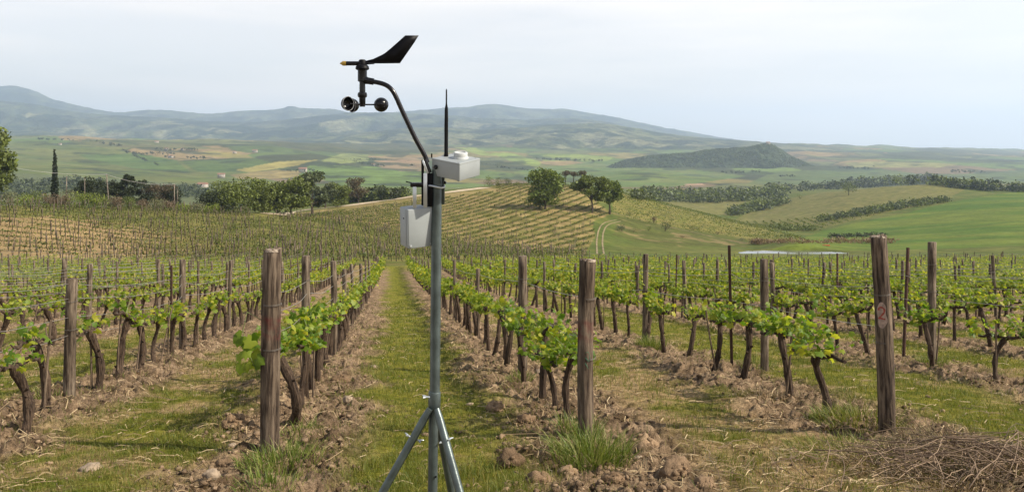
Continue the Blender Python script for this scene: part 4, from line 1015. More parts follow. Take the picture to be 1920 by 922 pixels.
def field_posts(name, label, XYZ, every, h, r):
    sel = XYZ[RNG.random(len(XYZ)) < 1 / every]; n = len(sel)
    t = np.array([(-r, 0, 0), (r, 0, 0), (0, r * 1.5, 0), (-r, 0, 1), (r, 0, 1), (0, r * 1.5, 1)]); off = np.tile(t, (n, 1)); ln = np.repeat(RNG.normal(0, .06, (n, 2)), 6, 0)
    off[:, :2] += ln * off[:, 2:3]; off[:, 2] *= np.repeat(RNG.uniform(.8, 1.1, n), 6) * h
    Fq = (np.array([(0, 1, 4, 3), (1, 2, 5, 4), (2, 0, 3, 5)])[None] + (np.arange(n) * 6)[:, None, None]).reshape(-1, 4)
    F3 = (np.array([(3, 4, 5)])[None] + (np.arange(n) * 6)[:, None, None]).reshape(-1, 3)
    tag(link(name, mesh_np(name, np.repeat(sel, 6, 0) + off, [F3, Fq], M_post)), label, 'posts', kind='stuff')
def t_left(px, py, x, y): return (px < 1100) & ~inpoly(px, py, P_RHILL) & (y < np.where(px < 400, 141 + px * .11, np.where(px < 650, 185 + 0 * px, 185 - (px - 650) * .115))) & (y > np.where(px > 650, 92 + (px - 650) * .05, 87))
XYZ, ang = field_rows((1, -.18), 3.5, .75, (86, 200), t_left)
far_vines('hillside_grapevines', 'leafy vine rows covering the low rise on the left', XYZ, ang, 13, .125, .66, M_leafhill, spread=(.55, .09, .10), seed=8)
field_posts('hillside_posts', 'tiny posts dotted over the left hillside vineyard', XYZ, 3.2, 1.75, .06)
XYZ, ang = field_rows((.30, 1), 3.1, .95, (128, 315), lambda px, py, x, y: inpoly(px, py, P_RHILL) & (y > 128) & ~((px > 940) & (py < 338)))
far_vines('hillside_grapevines', 'striped vine rows on the sunny hill behind the station', XYZ, ang, 18, .14, .42, M_leafhill, spread=(.60, .09, .11), seed=9)
field_posts('hillside_posts', 'tiny posts along the striped hill vineyard', XYZ, 9, 1.5, .05)
XYZ, ang = field_rows((.75, -1), 2.9, 1.3, (150, 340), lambda px, py, x, y: inpoly(px, py, P_RSLOPE))
far_vines('hillside_grapevines', 'vine rows on the long right slope of the hill', XYZ, ang, 7, .20, .65, M_leafhill, spread=(.65, .14, .15), trunk=False, seed=10)
XYZ, ang = field_rows((.25, 1), 4.2, 2.2, (330, 700), lambda px, py, x, y: inpoly(px, py, P_VINE2) | inpoly(px, py, P_VINE2B))
far_vines('hillside_grapevines', 'faint vine rows on the far right fields', XYZ, ang, 5, .38, .65, M_leafhill, spread=(1.0, .2, .2), trunk=False, seed=11)

# ------------------------------------------------------------------ trees and shrubs
def mleaf(name, c, v=.5, tr=.25): return mat_leaf(name, [(0, tuple(q * (1 - v) for q in c)), (.6, c), (1, tuple(q * (1 + v * 1.1) for q in c))], tr, .6, tcol=1.3)
ML = dict(oak=mleaf('oak_leaves', (0.105, 0.14, 0.02)), olive=mleaf('olive_shrub_leaves', (0.10, 0.115, 0.055)), dark=mleaf('dark_evergreen_leaves', (0.034, 0.046, 0.016)),
          brown=mleaf('brownish_leaves', (0.085, 0.065, 0.035)), red=mleaf('russet_shrub_leaves', (0.19, 0.115, 0.07)), lime=mleaf('bright_shrub_leaves', (0.13, 0.18, 0.022)),
          grey=mleaf('grey_green_leaves', (0.085, 0.105, 0.045)), cyp=mleaf('cypress_leaves', (0.022, 0.034, 0.014)), mid=mleaf('green_leaves', (0.108, 0.135, 0.025)), reed=mleaf('dry_reeds', (0.20, 0.135, 0.075)))
ML['olive'] = mleaf('olive_shrub_leaves', (0.15, 0.155, 0.075)); ML['lime'] = mleaf('bright_shrub_leaves', (0.16, 0.20, 0.025)); ML['red'] = mleaf('russet_shrub_leaves', (0.15, 0.11, 0.065))
M_trunk = mat_wood('tree_bark', (0.035, 0.027, 0.02), (0.12, 0.095, 0.07), 3)
QD = np.array([(-1, -.7, 0), (.3, -1, .3), (1, .6, 0), (-.4, 1, .25)]) * .75
def crown_np(rg, lobes, nleaf, ls):
    """leaf quads scattered through the outer part of overlapping lobes"""
    vol = np.array([l[3] * l[4] * l[5] for l in lobes]) ** .67; cnts = np.maximum(8, (nleaf * vol / vol.sum()).astype(int)); P = []
    for (x, y, z, rx, ry, rz), n in zip(lobes, cnts):
        d = rg.normal(0, 1, (n, 3)); d /= np.linalg.norm(d, axis=1)[:, None]
        r = (1 - np.abs(rg.normal(0, .28, n))).clip(.15, 1.12) * (1 + .22 * np.sin(d[:, 0] * 5 + x) * np.sin(d[:, 2] * 6 + y))
        P.append(d * r[:, None] * [rx, ry, rz] + [x, y, z])
    P = np.concatenate(P); n = len(P); R = rotm(rg, n, .25)
    return leaves_np(P, R, rg.uniform(.6, 1.4, n) * ls, QD, np.array([[0, 1, 2, 3]]))
def tree(name, label, cat, loc, h, w, kind, seed, style='round', nleaf=1500, group=None, trunk_f=.28, rotz=0):
    rg = np.random.default_rng(seed); lobes = []; x, y, z = loc
    root = empty(name, (x, y, z - .05)); tag(root, label, cat, group); ls = max(h * .030, .10 if h > 2 else .055)
    tips = []
    if style == 'cypress':
        for t in np.linspace(.06, .97, 15): lobes.append((rg.normal(0, .04) * w, rg.normal(0, .04) * w, h * t, w * .46 * (1 - t) ** .62 * min(1, (t / .25) ** .3) + .03, w * .46 * (1 - t) ** .62 * min(1, (t / .25) ** .3) + .03, h * .055))
        trunk_f = .08; ls = h * .02
    elif style == 'shrub':
        for i in range(7):
            q = rg.uniform(0, 6.28); rr = w * .5 * math.sqrt(rg.random()) * .7; zz = h * rg.uniform(.25, .7); s = rg.uniform(.22, .36)
            lobes.append((rr * math.cos(q), rr * math.sin(q), zz, w * s, w * s, h * .3))
        trunk_f = .05
    elif style == 'umbrella':
        for i in range(7):
            q = rg.uniform(0, 6.28); rr = w * .5 * math.sqrt(rg.random()) * .75; lobes.append((rr * math.cos(q), rr * math.sin(q), h * rg.uniform(.72, .86), w * .24, w * .24, h * .14))
        trunk_f = .6
    elif style == 'conifer':
        for i in range(14):
            t = rg.uniform(.1, 1); q = rg.uniform(0, 6.28); rr = w * .42 * (1.1 - t) ** .7 * rg.uniform(.2, 1); lobes.append((rr * math.cos(q), rr * math.sin(q), h * (.1 + .82 * t), w * .22 * (1.15 - t * .8), w * .22 * (1.15 - t * .8), h * .09))
        trunk_f = .1
    else:
        nl = 24 if style == 'round' else 16
        for i in range(nl):
            q = rg.uniform(0, 6.28); t = rg.uniform(0, 1); zz = h * (trunk_f + .1 + (.86 - trunk_f) * t); prof = math.sin(math.pi * (.2 + .66 * t)) ** .6
            rr = w * .5 * prof * math.sqrt(rg.uniform(.1, 1)) * .78; s = rg.uniform(.14, .22) * (1.15 if style == 'round' else .92)
            lobes.append((rr * math.cos(q), rr * math.sin(q), min(zz, h * .92), w * s, w * s, h * s * .70))
    V_, F_ = crown_np(rg, lobes, nleaf, ls)
    b = MB(); th = h * (trunk_f + .2); r = max(h * .026, .03)
    b.tube([(0, 0, -.15), (.01 * h, 0, th * .35), (-.01 * h, .01 * h, th * .7), (0, 0, th)], [r * 1.35, r, r * .8, r * .6], 7)
    for l in lobes[:9]:
        t0 = rg.uniform(.45, .95) * th; e = np.array(l[:3])
        mid = np.array([e[0] * .45, e[1] * .45, t0 + (e[2] - t0) * .35]); b.tube([(0, 0, t0), mid, e], [r * .5, r * .34, r * .1], 5)
    b.build('trunk', M_trunk, root, True)
    cr = link('crown', mesh_np('crown', V_, F_, ML[kind]), root); tag(cr, kind='stuff')
    return root
def at(px, py, Y=None, ymin=60):
    if Y is None: return ground_at(px, py, ymin)
    x = (px - 960) / F * Y; return (x, Y, float(macro(np.array([x]), np.array([Y]))[0]))
def T(name, label, px, base, hpx, wpx, kind, seed, style='round', Y=None, nleaf=1500, cat='tree', group=None, tf=.28, top=None):
    x, y, z = at(px, base, Y)
    if top is not None: h = (-(top - HY) / F * y) - z
    else: h = hpx / F * y
    return tree(name, label, cat, (x, y, z), h, wpx / F * y, kind, seed, style, nleaf, group, tf)
T('oak_tree', 'large leafy tree standing alone left of the pair on the hill vineyard', 1022, 393, 72, 84, 'oak', 1, nleaf=5200, tf=.12)
T('oak_tree', 'middle leaning tree of the hill group with brownish crown', 1110, 399, 68, 86, 'mid', 2, 'open', nleaf=4200, tf=.30)
T('oak_tree', 'right hand tree of the hill group with visible dark trunk', 1143, 402, 62, 62, 'oak', 3, 'open', nleaf=3600, tf=.30)
for i, (px, w) in enumerate(((1060, 22), (1075, 26), (1090, 22))):
    T('pine_tree', ['leftmost', 'middle', 'rightmost'][i] + ' of three dark trees rising behind the hill oaks', px, 340, 0, w, 'brown', 11 + i, 'umbrella', Y=330, top=319 + i % 2, nleaf=700, group='dark trees behind the hill')
for i, (px, base, h, w, lab) in enumerate(((917, 348, 21, 24, 'rounded tree on the hill crest at the end of the dirt road'), (936, 347, 17, 18, 'second small round tree on the crest right of the road end'), (952, 348, 16, 17, 'third small round tree on the crest, slightly brownish'), (969, 349, 10, 12, 'tiny round shrub on the crest, rightmost of the four'))):
    T('crest_tree', lab, px, base, h, w, ['mid', 'mid', 'grey', 'mid'][i], 21 + i, 'round', Y=283, nleaf=600, group='small trees on the hill crest', tf=.08)
T('field_tree', 'lone dark tree in the far right vineyard field', 1591, 366, 25, 34, 'mid', 31, nleaf=900, tf=.22)
T('field_shrub', 'small round shrub right of the lone field tree', 1643, 350, 11, 13, 'mid', 32, 'shrub', nleaf=300, cat='shrub')
T('field_shrub', 'low bush left of the lone tree in the right field', 1500, 373, 10, 18, 'mid', 33, 'shrub', nleaf=300, cat='shrub')
# left group behind the rise
LG = [(398, 386, 30, 60, 'dark', 'shrub', 168), (437, 392, 46, 88, 'mid', 'round', 172), (492, 392, 42, 46, 'mid', 'round', 180), (545, 390, 46, 66, 'mid', 'round', 186), (585, 388, 58, 62, 'grey', 'open', 192), (632, 384, 36, 44, 'mid', 'round', 245), (672, 380, 46, 46, 'brown', 'open', 258), (716, 376, 34, 30, 'grey', 'open', 270), (760, 372, 16, 26, 'mid', 'shrub', 280), (520, 392, 34, 44, 'dark', 'round', 190), (610, 386, 38, 40, 'grey', 'open', 240)]
LGL = ['low dark bush at the left end of the middle tree belt', 'broad dense green tree at the left of the middle belt', 'rounded tree right of the broad dense tree', 'dense tree in the centre of the middle belt', 'tall sparse grey green tree in the middle belt', 'green tree left of the brownish sparse tree', 'brownish sparse tree near the dirt road', 'nearly bare small tree above the dirt road', 'low bush just left of the mast beside the dirt road', 'dark tree tucked behind the centre of the belt', 'thin grey tree between the sparse and green trees']
for i, ((px, base, h, w, kd, st, Y), lab) in enumerate(zip(LG, LGL)):
    T('belt_tree', lab, px, base, 0, w * 1.22, kd, 41 + i, st, Y=Y, top=382 - h - (4 if i > 4 else 0) + (0 if i < 5 else 2), nleaf=1800 if kd == 'brown' else (360 if i == 7 else 4200), group='trees of the belt behind the rise', tf=.06 if st == 'round' else .2)
DG = [(155, 342, 44, 'dark', 'conifer'), (178, 336, 46, 'dark', 'round'), (215, 340, 46, 'dark', 'conifer'), (240, 328, 50, 'dark', 'conifer'), (268, 338, 48, 'dark', 'conifer'), (300, 348, 50, 'brown', 'round'), (322, 350, 34, 'dark', 'round')]
DGL = ['leftmost dark evergreen right of the cypress', 'dark rounded evergreen left of the near utility pole', 'dark evergreen just right of the leaning utility pole', 'tallest pointed dark evergreen between the two utility poles', 'dark evergreen with layered top between the utility poles', 'brownish dark tree left of the right utility pole', 'small dark tree beside the right utility pole']
for i, ((px, topy, w, kd, st), lab) in enumerate(zip(DG, DGL)):
    T('evergreen_tree', lab, px, 380, 0, w * 1.35, kd, 61 + i, st, Y=176 + i * 2, top=topy - 2, nleaf=3200, group='dark evergreens on the left', tf=.05)
T('cypress_tree', 'tall narrow dark cypress on the left', 103, 380, 0, 15, 'cyp', 71, 'cypress', Y=165, top=282, nleaf=2600)
T('edge_tree', 'large tree cut off by the left edge of the photo', -22, 380, 0, 90, 'mid', 72, 'round', Y=150, top=244, nleaf=3200, tf=.12)
SH = [(20, 'olive', 362, 34), (48, 'lime', 364, 36), (72, 'mid', 357, 44), (95, 'red', 362, 26), (112, 'red', 366, 26), (132, 'olive', 358, 36), (160, 'lime', 362, 40), (182, 'lime', 366, 30), (205, 'olive', 368, 30), (222, 'red', 368, 24), (243, 'mid', 372, 26), (268, 'red', 376, 18), (292, 'olive', 376, 26), (318, 'red', 379, 26), (345, 'lime', 381, 24), (370, 'olive', 382, 26), (395, 'lime', 384, 24)]
SN = {'olive': 'grey green', 'lime': 'bright green', 'mid': 'dark green', 'red': 'russet'}
SHL = ['by the left edge tree', 'right of the edge tree', 'left of the cypress', 'at the foot of the cypress', 'just right of the cypress foot', 'under the evergreens right of the cypress', 'left of the leaning utility pole', 'touching the leaning utility pole', 'right of the leaning pole foot', 'under the tall pointed evergreen', 'under the layered evergreen', 'tiny, below the layered evergreen', 'below the brownish tree', 'left of the right pole foot', 'right of the right pole foot', 'left of the middle belt', 'under the low dark belt bush']
for i, ((px, kd, topy, w), wh) in enumerate(zip(SH, SHL)):
    T('shrub', '%s shrub along the vineyard edge %s' % (SN[kd], wh), px, 388, 0, w * 1.35, kd, 81 + i, 'shrub', Y=147 + (px / 30) + (i % 3) * 2, top=topy - 5, nleaf=900, cat='shrub', group='shrubs along the left vineyard edge')
HB = [(1247, 434, 22, 26, 'dark', 'large dark round bush on the slope right of the track'), (1216, 433, 12, 16, 'mid', 'small bush left of the large dark bush'), (1188, 436, 12, 22, 'mid', 'wide low bush in the scrub right of the track'), (1166, 434, 16, 22, 'grey', 'grey bush beside the top of the two rut track'), (1215, 405, 9, 12, 'mid', 'tiny bush on the slope track, left one'), (1258, 414, 10, 14, 'grey', 'pale bush midway along the slope track'), (1225, 418, 14, 12, 'red', 'thin russet bush above the large dark bush'), (1300, 432, 9, 16, 'grey', 'low grey bush on the slope right of the dark bush'), (1345, 440, 9, 16, 'red', 'low russet scrub bush further right on the slope'), (1180, 404, 9, 14, 'grey', 'small grey bush right of the hill trees'), (1128, 404, 10, 34, 'dark', 'dark undergrowth between the trunks of the hill trees'), (1280, 446, 7, 22, 'red', 'dry brown bush low on the slope'), (1390, 452, 8, 18, 'olive', 'low olive bush near the pond')]
for i, (px, base, h, w, kd, lab) in enumerate(HB):
    T('bush', lab, px, base, h, w, kd, 111 + i, 'shrub', nleaf=420, cat='bush', group='bushes on the hill slope')

# woods and hedges that read as one mass
def band(name, label, pts, hpx, n, kinds, seed, Yw=0, jit=4, nl=46, Ys=None):
    rg = np.random.default_rng(seed); pts = np.array(pts, float); 
    for kd in kinds:
        PV, PF, off = [], [], 0
        for i in range(n // len(kinds)):
            t = rg.uniform(0, len(pts) - 1.001); k = int(t); q = pts[k] * (1 - t + k) + pts[k + 1] * (t - k)
            px, py = q[0] + rg.normal(0, jit), q[1] + rg.uniform(-.5, .5) * (q[2] if len(q) > 2 else 0)
            if Ys is None: x, y, z = ground_at(px, py, 150)
            else:
                Y = Ys + rg.uniform(-.5, .5) * Yw; x = (px - 960) / F * Y; y = Y; z = float(macro(np.array([x]), np.array([y]))[0])
            h = hpx / F * y * rg.uniform(.35, 1.3); w = h * rg.uniform(.8, 1.6)
            lob = [(rg.normal(0, .22) * w, rg.normal(0, .22) * w, h * rg.uniform(.25, .75), w * .38, w * .38, h * .32) for _ in range(3)]
            V_, F_ = crown_np(rg, lob, nl, h * .13); PV.append(V_ + [x, y, z]); PF.append(F_ + off); off += len(V_)
        o = tag(link(name, mesh_np(name, np.concatenate(PV), np.concatenate(PF), ML[kd])), label if len(kinds) == 1 else label + (', darker trees' if kd == 'dark' else ', lighter trees'), 'trees', kind='stuff')
band('forest_belt', 'dark wood across the valley slope right of the hill', [(1190, 372, 6), (1260, 374, 10), (1340, 376, 12), (1400, 372, 10), (1470, 364, 8)], 18, 420, ('mid', 'grey'), 1)
band('forest_belt', 'wood of round trees along the top of the right fields', [(1440, 360, 4), (1560, 354, 4), (1640, 350, 3)], 13, 150, ('dark', 'grey'), 2)
band('forest_belt', 'long dark wood on the right ridge', [(1600, 352, 4), (1680, 347, 4), (1740, 344, 4), (1800, 352, 4), (1860, 358, 3), (1960, 360, 3)], 16, 340, ('dark', 'mid'), 3)
band('hedge', 'bushy hedge below the wood in the right fields', [(1375, 404, 4), (1410, 394, 8), (1440, 386, 14), (1470, 378, 10)], 14, 240, ('mid', 'grey'), 4)
band('hedge', 'long hedge between the bright field and vineyard on the right', [(1532, 416, 3), (1580, 408, 5), (1640, 398, 7), (1700, 388, 7), (1780, 377, 3)], 11, 300, ('mid', 'grey'), 5)
band('hedge', 'low scrub in the hollow above the pond', [(1450, 428, 3), (1480, 432, 5), (1525, 432, 4)], 10, 70, ('mid',), 6)
band('hedge', 'dark brush along the far pond bank', [(1560, 446, 3), (1600, 444, 4), (1660, 441, 3)], 7, 80, ('dark',), 7)
band('reeds', 'dry brown reeds round the pond', [(1410, 458, 3), (1450, 456, 3), (1520, 456, 3), (1600, 455, 5), (1680, 455, 5)], 9, 220, ('reed',), 8, nl=30)
band('belt_undergrowth', 'bushy undergrowth filling the tree belt above the rise', [(385, 388, 4), (440, 388, 6), (520, 387, 6), (600, 384, 6), (680, 377, 4), (760, 369, 2)], 20, 190, ('mid', 'dark'), 19, jit=6, nl=70)
band('slope_wood', 'grey green woodland on the slope left of the evergreens', [(0, 362, 26), (60, 356, 30), (130, 352, 26), (220, 360, 20), (330, 362, 16), (420, 372, 10)], 13, 420, ('grey', 'dark'), 9, Ys=None)
VH = [((70, 262), (180, 268), (230, 275)), ((230, 282), (260, 296), (300, 312)), ((246, 290), (330, 289)), ((290, 281), (340, 281), (370, 281)), ((250, 288), (268, 291)), ((306, 294), (330, 296)), ((350, 297), (390, 297)), ((540, 298), (640, 303), (720, 312)), ((700, 300), (780, 312)), ((840, 300), (960, 318), (1010, 322)), ((1155, 334), (1220, 332)), ((1355, 325), (1430, 323)), ((1140, 338), (1165, 352)), ((540, 322), (600, 320)), ((380, 350), (440, 344)), ((620, 300), (700, 302)), ((1460, 332), (1500, 330)), ((1570, 316), (1640, 316)), ((1780, 322), (1850, 325)), ((1000, 300), (1130, 303))]
rg = np.random.default_rng(77); PV, PF, off = [], [], 0
for ln in VH:
    ln = np.array(ln, float); L = np.abs(np.diff(ln[:, 0])).sum() + np.abs(np.diff(ln[:, 1])).sum()
    for i in range(int(L / 3.2)):
        t = rg.uniform(0, len(ln) - 1.001); k = int(t); q = ln[k] * (1 - t + k) + ln[k + 1] * (t - k)
        x, y, z = ground_at(q[0] + rg.normal(0, 1.5), q[1] + rg.normal(0, .7), 600); h = rg.uniform(2.5, 5) / F * y; w = h * 1.2
        V_, F_ = crown_np(rg, [(0, 0, h * .5, w * .5, w * .5, h * .5)], 26, h * .2); PV.append(V_ + [x, y, z]); PF.append(F_ + off); off += len(V_)
tag(link('distant_trees', mesh_np('distant_trees', np.concatenate(PV), np.concatenate(PF), ML['dark'])), 'dark tree lines between the valley fields', 'trees', kind='stuff')

rg = np.random.default_rng(78); PV, PF, off = [], [], 0
hs_ = np.array([(1140, 311), (1180, 297), (1240, 289), (1290, 286), (1330, 280), (1400, 275), (1425, 270), (1440, 268), (1455, 274), (1480, 290), (1515, 306)], float)
for i in range(1900):
    px = rg.uniform(1145, 1512); t = rg.uniform(.12, 1.0) ** .8; top = pchip(hs_[:, 0], hs_[:, 1], np.array([px]))[0]; Y = 2200 - 190 * (1 - t); x = (px - 960) / F * Y
    zb_ = -(330 - HY) / F * 2010; zr_ = -(top - HY) / F * 2200; z = zb_ + (zr_ - zb_) * t ** 1.25
    h = rg.uniform(3, 6.5) * (1 - .5 * (t > .93)); w = h * 1.6; V_, F_ = crown_np(rg, [(0, 0, h * .3, w * .5, w * .5, h * .5)], 15, h * .26); PV.append(V_ + [x, Y, z]); PF.append(F_ + off); off += len(V_)
tag(link('hill_wood', mesh_np('hill_wood', np.concatenate(PV), np.concatenate(PF), ML['grey'])), 'trees covering the wooded hill in the valley', 'trees', kind='stuff')

# ------------------------------------------------------------------ farmhouses in the valley
M_wallp = mat_simple('pale_plaster', (0.36, 0.32, 0.27), 0.9, nscale=.5); M_tile = mat_simple('terracotta_tiles', (0.24, 0.125, 0.08), 0.9, nscale=.6, var=.25); M_dk = mat_simple('dark_window', (0.03, 0.03, 0.03), 0.3)
FH = [(113, 272, 5, 'white farmhouse high on the left hillside'), (150, 268, 6, 'small farmhouse at the upper edge of the left fields'), (312, 281, 7, 'white farmhouse with trees in the upper left valley'), (342, 281, 6, 'small white farmhouse right of the first in the upper valley'), (320, 295, 9, 'terracotta roofed farmhouse left of the dark green field'), (440, 287, 6, 'white farmhouse beside the yellow field'), (478, 285, 9, 'row of pale buildings above the yellow field'), (415, 331, 13, 'terracotta farmhouse in the green valley fields'), (380, 351, 18, 'long low farm building just beyond the belt trees'), (568, 321, 14, 'farmhouse on the low ridge above the middle belt'), (294, 268, 7, 'farmhouse below the blue mountain slope'), (955, 279, 10, 'pale village houses behind the sensor box'), (1440, 268, 7, 'tiny building on the wooded hill summit'), (1660, 290, 6, 'small pale house on the far right hills'), (700, 310, 6, 'tiny white house in the middle valley')]
for i, (px, py, w, lab) in enumerate(FH):
    x, y, z = ground_at(px, py, 600)
    if 'summit' in lab: y = 2195.0; x = (px - 960) / F * y; z = -(269 - HY) / F * y - 1
    wd = w / F * y; dp = wd * .55; hh = max(wd * .3, 2.6 / F * y * .9)
    r = empty('farmhouse', (x, y, z), .3 * math.sin(i * 2.1)); tag(r, lab, 'farmhouse', 'farmhouses scattered over the valley')
    b = MB(); b.box(0, 0, hh / 2 - hh * .3, wd, dp, hh * 1.6); wl = b.build('wall', M_wallp, r)
    b = MB(); e = wd * .54; g = dp * .58; zt = hh * 1.1; zr = zt + dp * .32
    b.add([(-e, -g, zt), (e, -g, zt), (e, g, zt), (-e, g, zt), (-e, 0, zr), (e, 0, zr)], [(0, 1, 5, 4), (2, 3, 4, 5)]); b.add([(-e, -g, zt), (-e, 0, zr), (-e, g, zt), (e, -g, zt), (e, g, zt), (e, 0, zr)], [(0, 1, 2), (3, 4, 5)]); b.build('roof', M_tile, r)
    if w >= 9:
        for s in (-.3, 0, .3):
            b = MB(); b.box(s * wd, -dp / 2 - .05, hh * .6, wd * .08, .12, hh * .3); b.build('window', M_dk, wl)

# ------------------------------------------------------------------ utility poles and lines
M_pole = mat_wood('grey_pole_wood', (0.13, 0.11, 0.09), (0.32, 0.28, 0.23), 6)
UP = [(-60, 296, 150, 'utility pole beyond the left edge'), (200, 327, 160, 'leaning pale utility pole between cypress and evergreens'), (327, 345, 162, 'upright utility pole at the right end of the evergreens')]
tops = []
for i, (px, ty, Y, lab) in enumerate(UP):
    x = (px - 960) / F * Y; z0 = float(macro(np.array([x]), np.array([Y]))[0]); zt = -(ty - HY) / F * Y; lean = -.5 if i == 1 else 0
    r = empty('utility_pole', (x - lean, Y, z0)); tag(r, lab, 'utility pole')
    b = MB(); b.tube([(0, 0, -.3), (lean, 0, zt - z0)], [.13, .10], 8); b.build('pole', M_pole, r)
    b = MB(); b.tube([(lean - .35, 0, zt - z0 - .15), (lean + .35, 0, zt - z0 - .15)], .035, 6); cb = b.build('crossarm', M_pole, r)
    b = MB(); b.lathe([(.03, 0), (.06, .04), (.05, .1), (.0, .12)], 8, Matrix.Translation((lean, 0, zt - z0 - .02))); b.build('insulator', M_whitep, cb)
    tops.append(np.array([x, Y, zt]))
for i, (px, ty, h) in enumerate(((125, 331, 38), (159, 334, 36), (333, 355, 30))):
    Y = 172.0; x = (px - 960) / F * Y; z0 = float(macro(np.array([x]), np.array([Y]))[0]); zt = -(ty - HY) / F * Y
    b = MB(); b.tube([(0, 0, -.2), (0, 0, zt - z0)], [.10, .08], 8); o = b.build('wooden_pole', M_pole); o.location = (x, Y, z0)
    tag(o, ['thin grey pole right of the cypress', 'faint grey pole before the evergreens', 'short second pole beside the right utility pole'][i], 'pole')
M_cable = mat_simple('pale_cable', (0.5, 0.48, 0.45), 0.6)
for i in range(2):
    t = np.linspace(0, 1, 24); p = tops[i] * (1 - t[:, None]) + tops[i + 1] * t[:, None]; p[:, 2] -= (2.0 if i == 0 else 1.5) * 4 * t * (1 - t) * .5
    b = MB(); b.tube(p, .028, 5); tag(b.build('power_line', M_cable), ['pale cable sagging from the left edge to the leaning pole', 'pale cable sagging between the leaning and the upright pole'][i], 'cable')

# ------------------------------------------------------------------ grass blades, weeds, clods, straw
def scatter(n, y0, y1, pw=1.0):
    u = RNG.random(n); y = (y0 ** (1 - pw) + u * (y1 ** (1 - pw) - y0 ** (1 - pw))) ** (1 / (1 - pw)) if pw != 1 else y0 * (y1 / y0) ** u
    x = RNG.uniform(-.68, .68, n) * y; return x, y
def blades(x, y, h, w, lean, seed=1):
    n = len(x); rg = np.random.default_rng(seed); z = H(x, y); q = rg.uniform(0, 6.28, n); l = rg.normal(0, lean, (n, 2)) * h[:, None]
    bx, by = np.cos(q) * w / 2, np.sin(q) * w / 2; m = .5
    V = np.stack([np.stack([x - bx, y - by, z - .01], 1), np.stack([x + bx, y + by, z - .01], 1),
                  np.stack([x + bx * .7 + l[:, 0] * .35, y + by * .7 + l[:, 1] * .35, z + h * .6], 1), np.stack([x - bx * .7 + l[:, 0] * .35, y - by * .7 + l[:, 1] * .35, z + h * .6], 1),
                  np.stack([x + l[:, 0], y + l[:, 1], z + h * .95], 1)], 1).reshape(-1, 3)
    o = np.arange(n)[:, None] * 5
    return V, [o + np.array([[3, 2, 4]]), o + np.array([[0, 1, 2, 3]])]
x, y = scatter(430000, 3.6, 34, 1.25); _, dw, sw = near_col(x, y)
dens = np.clip(1.0 - .72 * dw - .84 * sw + .06, .02, 1) * (.4 + .9 * sstep(.35, .65, fbm(x * 2.2, y * 2.2, 201, 3))); m = RNG.random(len(x)) < dens * .72; x, y = x[m], y[m]
h = RNG.uniform(.018, .065, len(x)) * (1 + .9 * sstep(.55, .75, fbm(x * 1.1, y * 1.1, 202, 3))); w = np.maximum(.0042, y * .00058) * RNG.uniform(.7, 1.3, len(x))
V, Fl = blades(x, y, h, w, .55); tag(link('grass', mesh_np('grass', V, Fl, M_grass)), 'short sparse grass in the aisles between vine rows', 'grass', kind='stuff')
# straw and dead stems
def straws(n, y0, y1, L0, L1, r, wf, seed, lift=.02):
    rg = np.random.default_rng(seed); x, y = scatter(n, y0, y1, 1.2); m = RNG.random(n) < wf(x, y); x, y = x[m], y[m]; n = len(x)
    q = rg.uniform(0, 6.28, n); L = rg.uniform(L0, L1, n); dx, dy = np.cos(q) * L / 2, np.sin(q) * L / 2; wd = np.maximum(r, y * .00045)
    nx_, ny_ = -np.sin(q) * wd, np.cos(q) * wd; Vs = []
    kx = rg.normal(0, .12, n) * L
    for t, a_ in ((-1, 0), (0, 1), (1, 0)):
        xx, yy = x + dx * t + kx * a_ * -np.sin(q), y + dy * t + kx * a_ * np.cos(q); zz = H(xx, yy) + rg.uniform(.004, lift, n) + a_ * rg.uniform(0, lift, n)
        Vs += [np.stack([xx - nx_, yy - ny_, zz], 1), np.stack([xx + nx_, yy + ny_, zz + .004], 1)]
    V = np.stack(Vs, 1).reshape(-1, 3); o = np.arange(n)[:, None] * 6
    return V, np.concatenate([o + np.array([[0, 1, 3, 2]]), o + np.array([[2, 3, 5, 4]])])
V, Fq = straws(23000, 3.8, 30, .04, .22, .0016, lambda x, y: np.clip(.25 + .7 * soilw(x, y) * .6 + .5 * near_col(x, y)[1], 0, 1) * sstep(.3, .6, fbm(x * 1.6, y * 1.6, 211, 3)), 3)
tag(link('straw', mesh_np('straw', V, Fq, M_straw)), 'dry straw and dead stems strewn over the soil', 'straw', kind='stuff')
V, Fq = straws(140, 4.4, 22, .25, .8, .0026, lambda x, y: .25 + .6 * soilw(x, y), 4, .05)
tag(link('prunings', mesh_np('prunings', V, Fq, M_straw)), 'pale pruned vine canes lying on the ground', 'prunings', kind='stuff')
